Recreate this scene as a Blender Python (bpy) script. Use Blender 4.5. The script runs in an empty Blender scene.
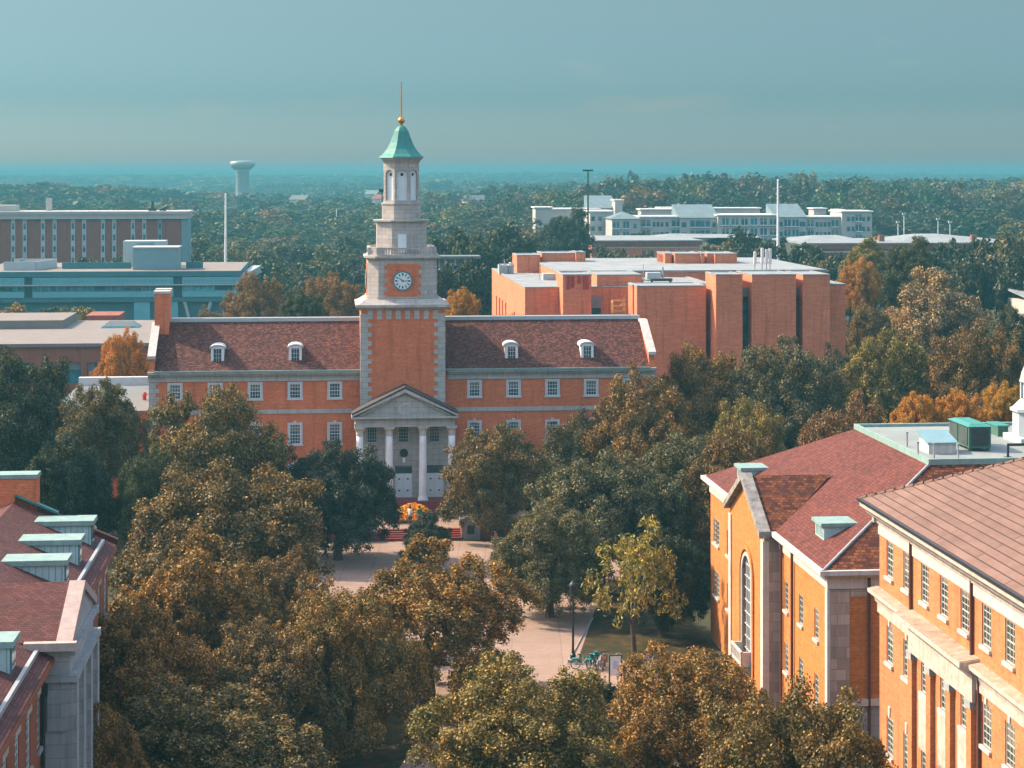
import bpy, bmesh, math, random
import numpy as np
from mathutils import Vector, Matrix
from mathutils.geometry import tessellate_polygon

S = bpy.context.scene
COL = S.collection
R = math.radians
random.seed(7)

# ------------------------------------------------------------------ camera model / campus frame
F, V0, H = 1950.0, 172.0, 34.0           # focal length (px), horizon row, camera height (m)
TH = math.atan(187.0 / F)                # campus axis turned a little from the view axis
c_, s_ = math.cos(TH), math.sin(TH)
def W(a, b, z=0.0): return Vector((a * c_ - b * s_, a * s_ + b * c_, z))
def kk(u):
    t = (u - 512.0) / F
    return (t * c_ + s_) / (c_ - t * s_)
def b_of(u, a): return a / kk(u)
def a_of(u, b): return b * kk(u)
def zv(v, a, b): return H - (v - V0) * (a * s_ + b * c_) / F

# ------------------------------------------------------------------ tagging helpers
def tag(o, label=None, cat=None, group=None, kind=None):
    if label: o['label'] = label
    if cat: o['category'] = cat
    if group: o['group'] = group
    if kind: o['kind'] = kind
    return o
def empty(name, loc, rz=0.0):
    o = bpy.data.objects.new(name, None); COL.objects.link(o)
    o.location = loc; o.rotation_euler = (0, 0, rz); o.empty_display_size = 0.5
    return o
def campus_thing(name, a0, b0, label, cat, group=None):
    o = empty(name, W(a0, b0, 0), TH)
    o['org_a'] = a0; o['org_b'] = b0
    return tag(o, label, cat, group)
def copy_tree(o, parent=None):
    n = o.copy(); COL.objects.link(n)
    if parent: n.parent = parent
    for ch in list(o.children): copy_tree(ch, n)
    return n

# ------------------------------------------------------------------ materials
def new_mat(name):
    m = bpy.data.materials.new(name); m.use_nodes = True
    nt = m.node_tree; b = nt.nodes['Principled BSDF']
    return m, nt, b
def N(nt, t, **kw):
    n = nt.nodes.new(t)
    for k, v in kw.items(): setattr(n, k, v)
    return n
def mixc(nt, fac, A, B, blend='MIX'):
    n = nt.nodes.new('ShaderNodeMix'); n.data_type = 'RGBA'; n.blend_type = blend
    for sock, v in ((n.inputs[0], fac), (n.inputs[6], A), (n.inputs[7], B)):
        if isinstance(v, (int, float)): sock.default_value = v
        elif isinstance(v, tuple): sock.default_value = (*v, 1) if len(v) == 3 else v
        else: nt.links.new(v, sock)
    return n.outputs[2]
def noise(nt, vec, scale, detail=3, rough=.6, lo=.3, hi=.7):
    n = N(nt, 'ShaderNodeTexNoise'); n.inputs['Scale'].default_value = scale
    n.inputs['Detail'].default_value = detail; n.inputs['Roughness'].default_value = rough
    nt.links.new(vec, n.inputs['Vector'])
    m = N(nt, 'ShaderNodeMapRange'); m.inputs[1].default_value = lo; m.inputs[2].default_value = hi
    nt.links.new(n.outputs[0], m.inputs[0])
    return m.outputs[0]
def coords(nt, which='Object'):
    return N(nt, 'ShaderNodeTexCoord').outputs[which]
def scaled(nt, vec, sc):
    m = N(nt, 'ShaderNodeMapping'); m.inputs['Scale'].default_value = sc
    nt.links.new(vec, m.inputs['Vector']); return m.outputs[0]
def mul(c, k): return tuple(min(1, x * k) for x in c)

def m_plain(name, col, rough=.7, var=.18, scale=.8, metal=0.0, streak=0.0, spec=.35):
    m, nt, b = new_mat(name)
    v = coords(nt)
    f = noise(nt, v, scale, 5, .65)
    o = mixc(nt, f, mul(col, 1 - var), mul(col, 1 + var))
    f2 = noise(nt, v, scale * 7, 3, .6)
    o = mixc(nt, f2, o, mixc(nt, 1.0, o, (1 - var * .6,) * 3, 'MULTIPLY'))
    if streak:
        fs = noise(nt, scaled(nt, v, (2.2, 2.2, .12)), 1.6, 4, .6, .45, .8)
        o = mixc(nt, fs, o, mul(col, 1 - streak))
    nt.links.new(o, b.inputs['Base Color'])
    b.inputs['Roughness'].default_value = rough; b.inputs['Metallic'].default_value = metal
    b.inputs['Specular IOR Level'].default_value = spec
    return m
def m_brick(name, c1, c2, mortar, bw=.24, bh=.085, var=.2, big=.35):
    m, nt, b = new_mat(name)
    uv = coords(nt, 'UV'); ob = coords(nt)
    t = N(nt, 'ShaderNodeTexBrick'); nt.links.new(uv, t.inputs['Vector'])
    t.inputs['Color1'].default_value = (*c1, 1); t.inputs['Color2'].default_value = (*c2, 1)
    t.inputs['Mortar'].default_value = (*mortar, 1)
    t.inputs['Scale'].default_value = 1.0; t.inputs['Mortar Size'].default_value = .008
    t.inputs['Brick Width'].default_value = bw; t.inputs['Row Height'].default_value = bh
    f = noise(nt, ob, .42, 6, .68)
    o = mixc(nt, f, mixc(nt, 1.0, t.outputs[0], (1 - big * .6,) * 3, 'MULTIPLY'), t.outputs[0])
    f2 = noise(nt, scaled(nt, uv, (.55, 4.0, 1)), 1.0, 4, .7)
    o = mixc(nt, f2, mixc(nt, 1.0, o, (1 - var, 1 - var * 1.1, 1 - var), 'MULTIPLY'), o)
    fs = noise(nt, scaled(nt, uv, (1.6, .10, 1)), 1.0, 4, .6, .52, .8)
    o = mixc(nt, fs, o, mixc(nt, 1.0, o, (.64, .60, .58), 'MULTIPLY'))
    nt.links.new(o, b.inputs['Base Color'])
    b.inputs['Roughness'].default_value = .9; b.inputs['Specular IOR Level'].default_value = .2
    return m
def m_tiles(name, cols, tw=.32, th=.42, rough=.85, contrast=1.0, rows=.35, moss=None, gap=.018):
    """roof shingles: every tile its own shade, with darker course lines"""
    m, nt, b = new_mat(name)
    uv = coords(nt, 'UV'); ob = coords(nt)
    t = N(nt, 'ShaderNodeTexBrick'); nt.links.new(uv, t.inputs['Vector'])
    t.inputs['Color1'].default_value = (0, 0, 0, 1); t.inputs['Color2'].default_value = (1, 1, 1, 1)
    t.inputs['Mortar'].default_value = (.1, .1, .1, 1); t.inputs['Scale'].default_value = 1
    t.inputs['Mortar Size'].default_value = gap; t.inputs['Brick Width'].default_value = tw
    t.inputs['Row Height'].default_value = th
    sep = N(nt, 'ShaderNodeSeparateColor'); nt.links.new(t.outputs[0], sep.inputs[0])
    r = N(nt, 'ShaderNodeValToRGB'); nt.links.new(sep.outputs[0], r.inputs[0])
    els = r.color_ramp.elements
    while len(els) < len(cols): els.new(.5)
    for i, cc in enumerate(cols):
        els[i].position = i / (len(cols) - 1); els[i].color = (*cc, 1)
    base = tuple(sum(x[i] for x in cols) / len(cols) for i in range(3))
    o = mixc(nt, contrast, base, r.outputs[0])
    f = noise(nt, ob, .35, 5, .65)
    o = mixc(nt, f, mixc(nt, 1.0, o, (.72, .70, .72), 'MULTIPLY'), o)
    f3 = noise(nt, scaled(nt, uv, (.9, 2.6, 1)), 1.0, 3, .6)
    o = mixc(nt, f3, mixc(nt, 1.0, o, (.82, .78, .78), 'MULTIPLY'), o)
    if moss:
        f2 = noise(nt, ob, 1.4, 6, .75, .56, .72)
        o = mixc(nt, f2, o, moss)
    o = mixc(nt, t.outputs[1], o, mixc(nt, 1.0, o, (1 - rows,) * 3, 'MULTIPLY'))
    nt.links.new(o, b.inputs['Base Color'])
    bp = N(nt, 'ShaderNodeBump'); bp.inputs['Strength'].default_value = .35; bp.inputs['Distance'].default_value = .05
    nt.links.new(t.outputs[0], bp.inputs['Height']); nt.links.new(bp.outputs[0], b.inputs['Normal'])
    b.inputs['Roughness'].default_value = rough; b.inputs['Specular IOR Level'].default_value = .25
    return m
def m_block(name, c1, c2, bw=1.1, bh=.55, mortar=.6, rough=.85, streak=.3):
    """ashlar stone"""
    m, nt, b = new_mat(name)
    uv = coords(nt, 'UV'); ob = coords(nt)
    t = N(nt, 'ShaderNodeTexBrick'); nt.links.new(uv, t.inputs['Vector'])
    t.inputs['Color1'].default_value = (*c1, 1); t.inputs['Color2'].default_value = (*c2, 1)
    t.inputs['Mortar'].default_value = (*mul(c1, mortar), 1); t.inputs['Scale'].default_value = 1
    t.inputs['Mortar Size'].default_value = .022; t.inputs['Brick Width'].default_value = bw
    t.inputs['Row Height'].default_value = bh
    f = noise(nt, ob, .8, 5, .65)
    o = mixc(nt, f, mixc(nt, 1.0, t.outputs[0], (.8, .79, .78), 'MULTIPLY'), t.outputs[0])
    fs = noise(nt, scaled(nt, uv, (2.0, .16, 1)), 1.0, 4, .6, .5, .8)
    o = mixc(nt, fs, o, mixc(nt, 1.0, o, (1 - streak,) * 3, 'MULTIPLY'))
    nt.links.new(o, b.inputs['Base Color']); b.inputs['Roughness'].default_value = rough
    b.inputs['Specular IOR Level'].default_value = .25
    return m
def m_glass(name, col=(.02, .035, .04), rough=.08):
    m, nt, b = new_mat(name)
    v = coords(nt, 'Generated'); oi = N(nt, 'ShaderNodeObjectInfo')
    f = noise(nt, coords(nt), 1.1, 2, .5)
    o = mixc(nt, f, col, mul(col, 2.2))
    o2 = mixc(nt, oi.outputs['Random'], o, mixc(nt, 1.0, o, (1.9, 1.9, 1.8), 'MULTIPLY'))
    # some panes have pale blinds drawn part of the way down
    sp = N(nt, 'ShaderNodeSeparateXYZ'); nt.links.new(v, sp.inputs[0])
    fr = N(nt, 'ShaderNodeMath', operation='FRACT'); mu = N(nt, 'ShaderNodeMath', operation='MULTIPLY'); mu.inputs[1].default_value = 7.31
    nt.links.new(oi.outputs['Random'], mu.inputs[0]); nt.links.new(mu.outputs[0], fr.inputs[0])
    ad = N(nt, 'ShaderNodeMath', operation='ADD'); nt.links.new(fr.outputs[0], ad.inputs[0]); nt.links.new(sp.outputs['Z'], ad.inputs[1])
    gt = N(nt, 'ShaderNodeMath', operation='GREATER_THAN'); gt.inputs[1].default_value = 1.32; nt.links.new(ad.outputs[0], gt.inputs[0])
    k = N(nt, 'ShaderNodeMath', operation='MULTIPLY'); k.inputs[1].default_value = .75; nt.links.new(gt.outputs[0], k.inputs[0])
    o2 = mixc(nt, k.outputs[0], o2, (.20, .19, .17))
    nt.links.new(o2, b.inputs['Base Color'])
    b.inputs['Roughness'].default_value = rough; b.inputs['Specular IOR Level'].default_value = .25 if 'dark' in name else .4
    return m

MAT = {}
def setup_materials():
    MAT['brick_hall'] = m_brick('brick_hall', (.80, .19, .055), (.58, .125, .038), (.68, .35, .22))
    MAT['brick_orange'] = m_brick('brick_orange', (.59, .215, .046), (.43, .14, .029), (.55, .285, .12), var=.2, big=.3)
    MAT['brick_peach'] = m_brick('brick_peach', (.57, .215, .077), (.41, .14, .045), (.57, .32, .175), var=.2, big=.3)
    MAT['brick_block'] = m_brick('brick_block', (.76, .24, .112), (.62, .18, .082), (.70, .34, .20), var=.26, big=.34)
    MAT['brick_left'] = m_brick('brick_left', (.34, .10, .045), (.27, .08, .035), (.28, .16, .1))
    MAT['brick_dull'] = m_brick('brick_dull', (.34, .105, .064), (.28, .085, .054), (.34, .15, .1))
    MAT['stone'] = m_block('stone', (.46, .445, .40), (.41, .395, .355), streak=.25)
    MAT['stone_tower'] = m_block('stone_tower', (.48, .445, .40), (.385, .355, .325), 1.0, .42, .66, streak=.3)
    MAT['stone_purple'] = m_block('stone_purple', (.52, .41, .33), (.30, .23, .19), 1.0, .62, .55, streak=.3)
    MAT['stone_white'] = m_plain('stone_white', (.52, .475, .43), .8, .16, 1.2, streak=.35)
    MAT['stone_pink'] = m_plain('stone_pink', (.38, .30, .265), .85, .2, 1.6, streak=.25)
    MAT['stone_lichen'] = m_plain('stone_lichen', (.27, .26, .24), .9, .55, 1.3, streak=.45)
    MAT['strip_pale'] = m_plain('strip_pale', (.40, .43, .42), .7, .1, .4)
    MAT['roof_metal_dark'] = m_plain('roof_metal_dark', (.05, .045, .042), .7, .2, 1.0)
    MAT['sash_cream'] = m_plain('sash_cream', (.46, .45, .40), .6, .1, 1.2)
    MAT['glass_grey'] = m_glass('glass_grey', (.022, .03, .028), .12)
    MAT['stone_stained'] = m_plain('stone_stained', (.36, .27, .20), .9, .45, 1.6, streak=.4)
    MAT['stone_mottled'] = m_plain('stone_mottled', (.48, .41, .345), .85, .3, 2.2, streak=.35)
    MAT['stone_grey'] = m_block('stone_grey', (.34, .36, .36), (.29, .31, .32), 1.2, .6, .7, streak=.35)
    MAT['white'] = m_plain('white', (.76, .76, .74), .55, .07, 1.0)
    MAT['door_white'] = m_plain('door_white', (.62, .70, .70), .5, .05, 1.0)
    MAT['frame_grey'] = m_plain('frame_grey', (.50, .54, .53), .6, .1, 1.2)
    MAT['dark'] = m_plain('dark', (.03, .03, .032), .6, .2)
    MAT['pipe'] = m_plain('pipe', (.11, .04, .03), .6, .2)
    MAT['iron'] = m_plain('iron', (.02, .022, .025), .45, .2)
    MAT['glass'] = m_glass('glass')
    MAT['glass_teal'] = m_glass('glass_teal', (.025, .12, .14), .12)
    MAT['glass_teal_dark'] = m_glass('glass_teal_dark', (.012, .05, .062), .12)
    MAT['roof_hall'] = m_tiles('roof_hall', [(.045, .016, .013), (.095, .028, .021), (.15, .044, .030), (.25, .10, .066)], .24, .17, moss=(.08, .04, .04))
    MAT['roof_red'] = m_tiles('roof_red', [(.085, .023, .016), (.12, .031, .021), (.15, .040, .027), (.18, .054, .036)], .30, .22, rows=.3)
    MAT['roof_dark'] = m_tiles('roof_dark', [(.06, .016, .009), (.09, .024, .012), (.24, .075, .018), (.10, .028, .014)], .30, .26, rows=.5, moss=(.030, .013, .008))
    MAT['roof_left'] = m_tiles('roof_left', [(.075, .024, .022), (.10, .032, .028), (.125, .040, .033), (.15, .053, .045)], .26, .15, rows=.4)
    MAT['roof_pan'] = m_tiles('roof_pan', [(.168, .105, .080), (.195, .122, .093), (.22, .14, .108), (.20, .128, .10)], 9.0, .44, rows=.62, contrast=.8, gap=.034)
    MAT['copper'] = m_plain('copper', (.035, .225, .195), .6, .22, 1.5, streak=.35)
    MAT['copper_pale'] = m_plain('copper_pale', (.20, .315, .285), .65, .18, 1.5, streak=.25)
    MAT['teal_paint'] = m_plain('teal_paint', (.36, .50, .49), .6, .12, 1.2, streak=.2)
    MAT['green_unit'] = m_plain('green_unit', (.05, .13, .10), .55, .15, 1.0, streak=.2)
    MAT['louvre'] = m_plain('louvre', (.045, .065, .06), .6, .2, 2.0)
    MAT['blue_lid'] = m_plain('blue_lid', (.15, .28, .31), .45, .1, 1.0)
    MAT['deck'] = m_plain('deck', (.20, .235, .225), .85, .16, .5)
    MAT['deck_white'] = m_plain('deck_white', (.22, .25, .255), .85, .22, .35)
    MAT['deck_pink'] = m_plain('deck_pink', (.19, .165, .145), .85, .12, .35)
    MAT['deck_grey'] = m_plain('deck_grey', (.135, .155, .155), .85, .12, .35)
    MAT['gold'] = m_plain('gold', (.55, .24, .05), .35, .1, 1.0, .7)
    MAT['clock_green'] = m_plain('clock_green', (.06, .20, .19), .5, .1)
    MAT['reveal_shade'] = m_brick('reveal_shade', (.52, .11, .035), (.44, .09, .03), (.45, .14, .06))  # for window reveals: browner brick with their shade painted into the colour
    MAT['red_tile'] = m_plain('red_tile', (.22, .045, .04), .8, .2, 2.0)
    MAT['red_cloth'] = m_plain('red_cloth', (.36, .045, .05), .8, .15, 2.0)
    MAT['panel_teal'] = m_plain('panel_teal', (.13, .38, .41), .5, .08, .4)
    MAT['panel_dark'] = m_plain('panel_dark', (.045, .16, .18), .5, .12, .4)
    MAT['panel_white'] = m_plain('panel_white', (.36, .42, .42), .6, .06, .4)
    MAT['panel_blue'] = m_plain('panel_blue', (.16, .27, .29), .5, .06, .4)
    MAT['stucco'] = m_plain('stucco', (.42, .40, .365), .85, .1, .3)
    MAT['roof_slate'] = m_plain('roof_slate', (.13, .19, .21), .8, .15, .4)
    MAT['steel'] = m_plain('steel', (.33, .36, .36), .45, .08, 1.0, .2)
    MAT['concrete'] = m_plain('concrete', (.27, .26, .25), .9, .15, .7)
    MAT['orange_wood'] = m_plain('orange_wood', (.6, .25, .07), .8, .1)
    MAT['trunk'] = m_plain('trunk', (.085, .06, .045), .9, .3, 2.0)
    MAT['rubber'] = m_plain('rubber', (.02, .02, .02), .8, .2)
    MAT['bike_teal'] = m_plain('bike_teal', (.03, .20, .19), .35, .05)
    MAT['bike_purple'] = m_plain('bike_purple', (.25, .20, .42), .35, .05)
    MAT['bike_red'] = m_plain('bike_red', (.40, .05, .04), .35, .05)
    MAT['bike_white'] = m_plain('bike_white', (.6, .6, .62), .35, .05)

# ------------------------------------------------------------------ mesh builder (campus coordinates)
class MB:
    def __init__(self, root=None):
        self.v, self.f, self.mi = [], [], []
        self.oa = root['org_a'] if root is not None and 'org_a' in root else 0.0
        self.ob = root['org_b'] if root is not None and 'org_b' in root else 0.0
        self.root = root
    def face(self, pts, m=0):
        i = len(self.v); self.v += [tuple(p) for p in pts]
        self.f.append(tuple(range(i, i + len(pts)))); self.mi.append(m); return self
    def solid(self, verts, faces, m=0):
        i = len(self.v); self.v += [tuple(p) for p in verts]
        for f in faces: self.f.append(tuple(k + i for k in f)); self.mi.append(m)
        return self
    def box(self, a0, a1, b0, b1, z0, z1, m=0):
        v = [(a0, b0, z0), (a1, b0, z0), (a1, b1, z0), (a0, b1, z0), (a0, b0, z1), (a1, b0, z1), (a1, b1, z1), (a0, b1, z1)]
        return self.solid(v, [(3, 2, 1, 0), (4, 5, 6, 7), (0, 1, 5, 4), (1, 2, 6, 5), (2, 3, 7, 6), (3, 0, 4, 7)], m)
    def frustum(self, lo, hi, z0, z1, m=0):
        (a0, a1, b0, b1), (c0, c1, d0, d1) = lo, hi
        v = [(a0, b0, z0), (a1, b0, z0), (a1, b1, z0), (a0, b1, z0), (c0, d0, z1), (c1, d0, z1), (c1, d1, z1), (c0, d1, z1)]
        return self.solid(v, [(3, 2, 1, 0), (4, 5, 6, 7), (0, 1, 5, 4), (1, 2, 6, 5), (2, 3, 7, 6), (3, 0, 4, 7)], m)
    def prism_b(self, poly, b0, b1, m=0):          # poly in (a, z), extruded along b
        n = len(poly)
        v = [(p[0], b0, p[1]) for p in poly] + [(p[0], b1, p[1]) for p in poly]
        return self.solid(v, [tuple(range(n)), tuple(range(2 * n - 1, n - 1, -1))] + [(i, i + n, (i + 1) % n + n, (i + 1) % n) for i in range(n)], m)
    def prism_a(self, poly, a0, a1, m=0):          # poly in (b, z), extruded along a
        n = len(poly)
        v = [(a0, p[0], p[1]) for p in poly] + [(a1, p[0], p[1]) for p in poly]
        return self.solid(v, [tuple(range(n - 1, -1, -1)), tuple(range(n, 2 * n))] + [(i, (i + 1) % n, (i + 1) % n + n, i + n) for i in range(n)], m)
    def prism_z(self, poly, z0, z1, m=0):
        n = len(poly)
        v = [(p[0], p[1], z0) for p in poly] + [(p[0], p[1], z1) for p in poly]
        return self.solid(v, [tuple(range(n - 1, -1, -1)), tuple(range(n, 2 * n))] + [(i, (i + 1) % n, (i + 1) % n + n, i + n) for i in range(n)], m)
    def lathe(self, ca, cb, prof, n=16, m=0, rot=0.0):   # prof: (r, z) bottom to top
        vs = []
        for r, z in prof:
            for k in range(n):
                t = rot + 2 * math.pi * k / n
                vs.append((ca + r * math.cos(t), cb + r * math.sin(t), z))
        fs = []
        for i in range(len(prof) - 1):
            for k in range(n):
                k2 = (k + 1) % n
                fs.append((i * n + k, i * n + k2, (i + 1) * n + k2, (i + 1) * n + k))
        fs.append(tuple(range(n - 1, -1, -1))); fs.append(tuple(range((len(prof) - 1) * n, len(prof) * n)))
        return self.solid(vs, fs, m)
    def tube(self, p0, p1, r0, r1=None, n=8, m=0):
        r1 = r0 if r1 is None else r1
        p0, p1 = Vector(p0), Vector(p1); d = (p1 - p0).normalized()
        x = d.cross(Vector((0, 0, 1)));
        if x.length < 1e-3: x = Vector((1, 0, 0))
        x.normalize(); y = d.cross(x)
        vs = []
        for p, r in ((p0, r0), (p1, r1)):
            for k in range(n):
                t = 2 * math.pi * k / n
                vs.append(p + x * (r * math.cos(t)) + y * (r * math.sin(t)))
        return self.solid(vs, [(k, (k + 1) % n, (k + 1) % n + n, k + n) for k in range(n)] + [tuple(range(n - 1, -1, -1)), tuple(range(n, 2 * n))], m)
    def wall(self, axis, const, lo, hi, z0, z1, ops, depth, out, m=0, mr=None):
        """wall in the plane a=const (axis 'b') or b=const (axis 'a') with real recessed openings (t0,t1,z0,z1)"""
        mr = m if mr is None else mr
        P = (lambda t, z, d: (t, const - out * d, z)) if axis == 'a' else (lambda t, z, d: (const - out * d, t, z))
        ops = [o for o in ops if o[0] > lo and o[1] < hi and o[2] > z0 and o[3] < z1]
        ts = sorted({lo, hi, *[o[0] for o in ops], *[o[1] for o in ops]})
        zs = sorted({z0, z1, *[o[2] for o in ops], *[o[3] for o in ops]})
        for i in range(len(ts) - 1):
            run = None
            for j in range(len(zs) - 1):
                tc, zc = (ts[i] + ts[i + 1]) / 2, (zs[j] + zs[j + 1]) / 2
                hole = any(o[0] < tc < o[1] and o[2] < zc < o[3] for o in ops)
                if not hole and run is None: run = zs[j]
                if hole and run is not None:
                    self.face([P(ts[i], run, 0), P(ts[i + 1], run, 0), P(ts[i + 1], zs[j], 0), P(ts[i], zs[j], 0)], m); run = None
            if run is not None:
                self.face([P(ts[i], run, 0), P(ts[i + 1], run, 0), P(ts[i + 1], z1, 0), P(ts[i], z1, 0)], m)
        for t0, t1, q0, q1 in ops:
            self.face([P(t0, q0, 0), P(t0, q0, depth), P(t0, q1, depth), P(t0, q1, 0)], mr)
            self.face([P(t1, q0, 0), P(t1, q1, 0), P(t1, q1, depth), P(t1, q0, depth)], mr)
            self.face([P(t0, q0, 0), P(t1, q0, 0), P(t1, q0, depth), P(t0, q0, depth)], mr)
            self.face([P(t0, q1, 0), P(t0, q1, depth), P(t1, q1, depth), P(t1, q1, 0)], mr)
        return self
    def build(self, name, mats, parent=None, smooth=False):
        if not isinstance(mats, (list, tuple)): mats = [mats]
        me = bpy.data.meshes.new(name)
        vs = [(x - self.oa, y - self.ob, z) for x, y, z in self.v]
        me.from_pydata(vs, [], self.f)
        for m in mats: me.materials.append(MAT[m] if isinstance(m, str) else m)
        me.polygons.foreach_set('material_index', self.mi)
        uvl = me.uv_layers.new(name='UVMap')
        Z = Vector((0, 0, 1)); buf = np.zeros(len(me.loops) * 2, np.float32)
        for p in me.polygons:
            n = p.normal
            if abs(n.z) > .985: t, q = Vector((1, 0, 0)), Vector((0, 1, 0))
            else:
                t = Z.cross(n).normalized(); q = n.cross(t)
            for li in p.loop_indices:
                co = me.vertices[me.loops[li].vertex_index].co
                buf[2 * li] = co.dot(t); buf[2 * li + 1] = co.dot(q)
        uvl.data.foreach_set('uv', buf)
        if smooth: me.polygons.foreach_set('use_smooth', [True] * len(me.polygons))
        me.update()
        o = bpy.data.objects.new(name, me); COL.objects.link(o)
        par = parent if parent is not None else self.root
        if par is not None: o.parent = par
        return o

# ------------------------------------------------------------------ windows (prototypes are made once, then copied)
def window_proto(w, h, cols, rows, surround=0.0, sill=True, mats=('white', 'glass', 'stone'), bar=.026, frame=.06, proud=.06, meeting=True, keystone=False):
    """window whose opening is w x h, outer wall surface at local y=0, facing -y; origin at the middle of its bottom edge"""
    m = MB()
    f = frame
    y0, y1 = .05, .11
    m.box(-w / 2, -w / 2 + f, y0, y1, 0, h); m.box(w / 2 - f, w / 2, y0, y1, 0, h)
    m.box(-w / 2 + f, w / 2 - f, y0, y1, h - f, h); m.box(-w / 2 + f, w / 2 - f, y0, y1, 0, f)
    for i in range(1, cols):
        x = -w / 2 + w * i / cols; m.box(x - bar / 2, x + bar / 2, y0 + .02, y1 - .012, f, h - f)
    for j in range(1, rows):
        z = h * j / rows; k = bar * (1.9 if meeting and j * 2 == rows else 1)
        m.box(-w / 2 + f, w / 2 - f, y0 + .015, y1 - .008, z - k / 2, z + k / 2)
    o = m.build('window', mats[0])
    g = MB(); g.box(-w / 2 + f, w / 2 - f, .085, .1, f, h - f); g.build('pane', mats[1], o)
    if surround:
        s = MB(); q = surround
        s.box(-w / 2 - q, -w / 2, -proud, .05, 0, h); s.box(w / 2, w / 2 + q, -proud, .05, 0, h)
        s.box(-w / 2 - q, w / 2 + q, -proud, .1, h, h + q)
        if keystone: s.prism_b([(-.1, h + .001), (.1, h + .001), (.16, h + q + .16), (-.16, h + q + .16)], -proud - .05, .05)
        s.build('surround', mats[2], o)
    if sill:
        s = MB(); q = surround + .06
        s.box(-w / 2 - q, w / 2 + q, -proud - .07, .12, -.16, 0); s.build('sill', mats[2], o)
    for ob in [o] + list(o.children): COL.objects.unlink(ob)     # kept only as a source
    return o
def place_window(proto, root, a, b, z, face, name=None):
    """face: 'f' looks to -b, 'l' to -a, 'r' to +a"""
    n = proto.copy(); COL.objects.link(n); n.parent = root
    if name: n.name = name
    n.location = (a - root['org_a'], b - root['org_b'], z)
    n.rotation_euler = (0, 0, {'f': 0, 'l': -math.pi / 2, 'r': math.pi / 2, 'k': math.pi}[face])
    for ch in proto.children:
        d = ch.copy(); COL.objects.link(d); d.parent = n
    return n
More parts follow.
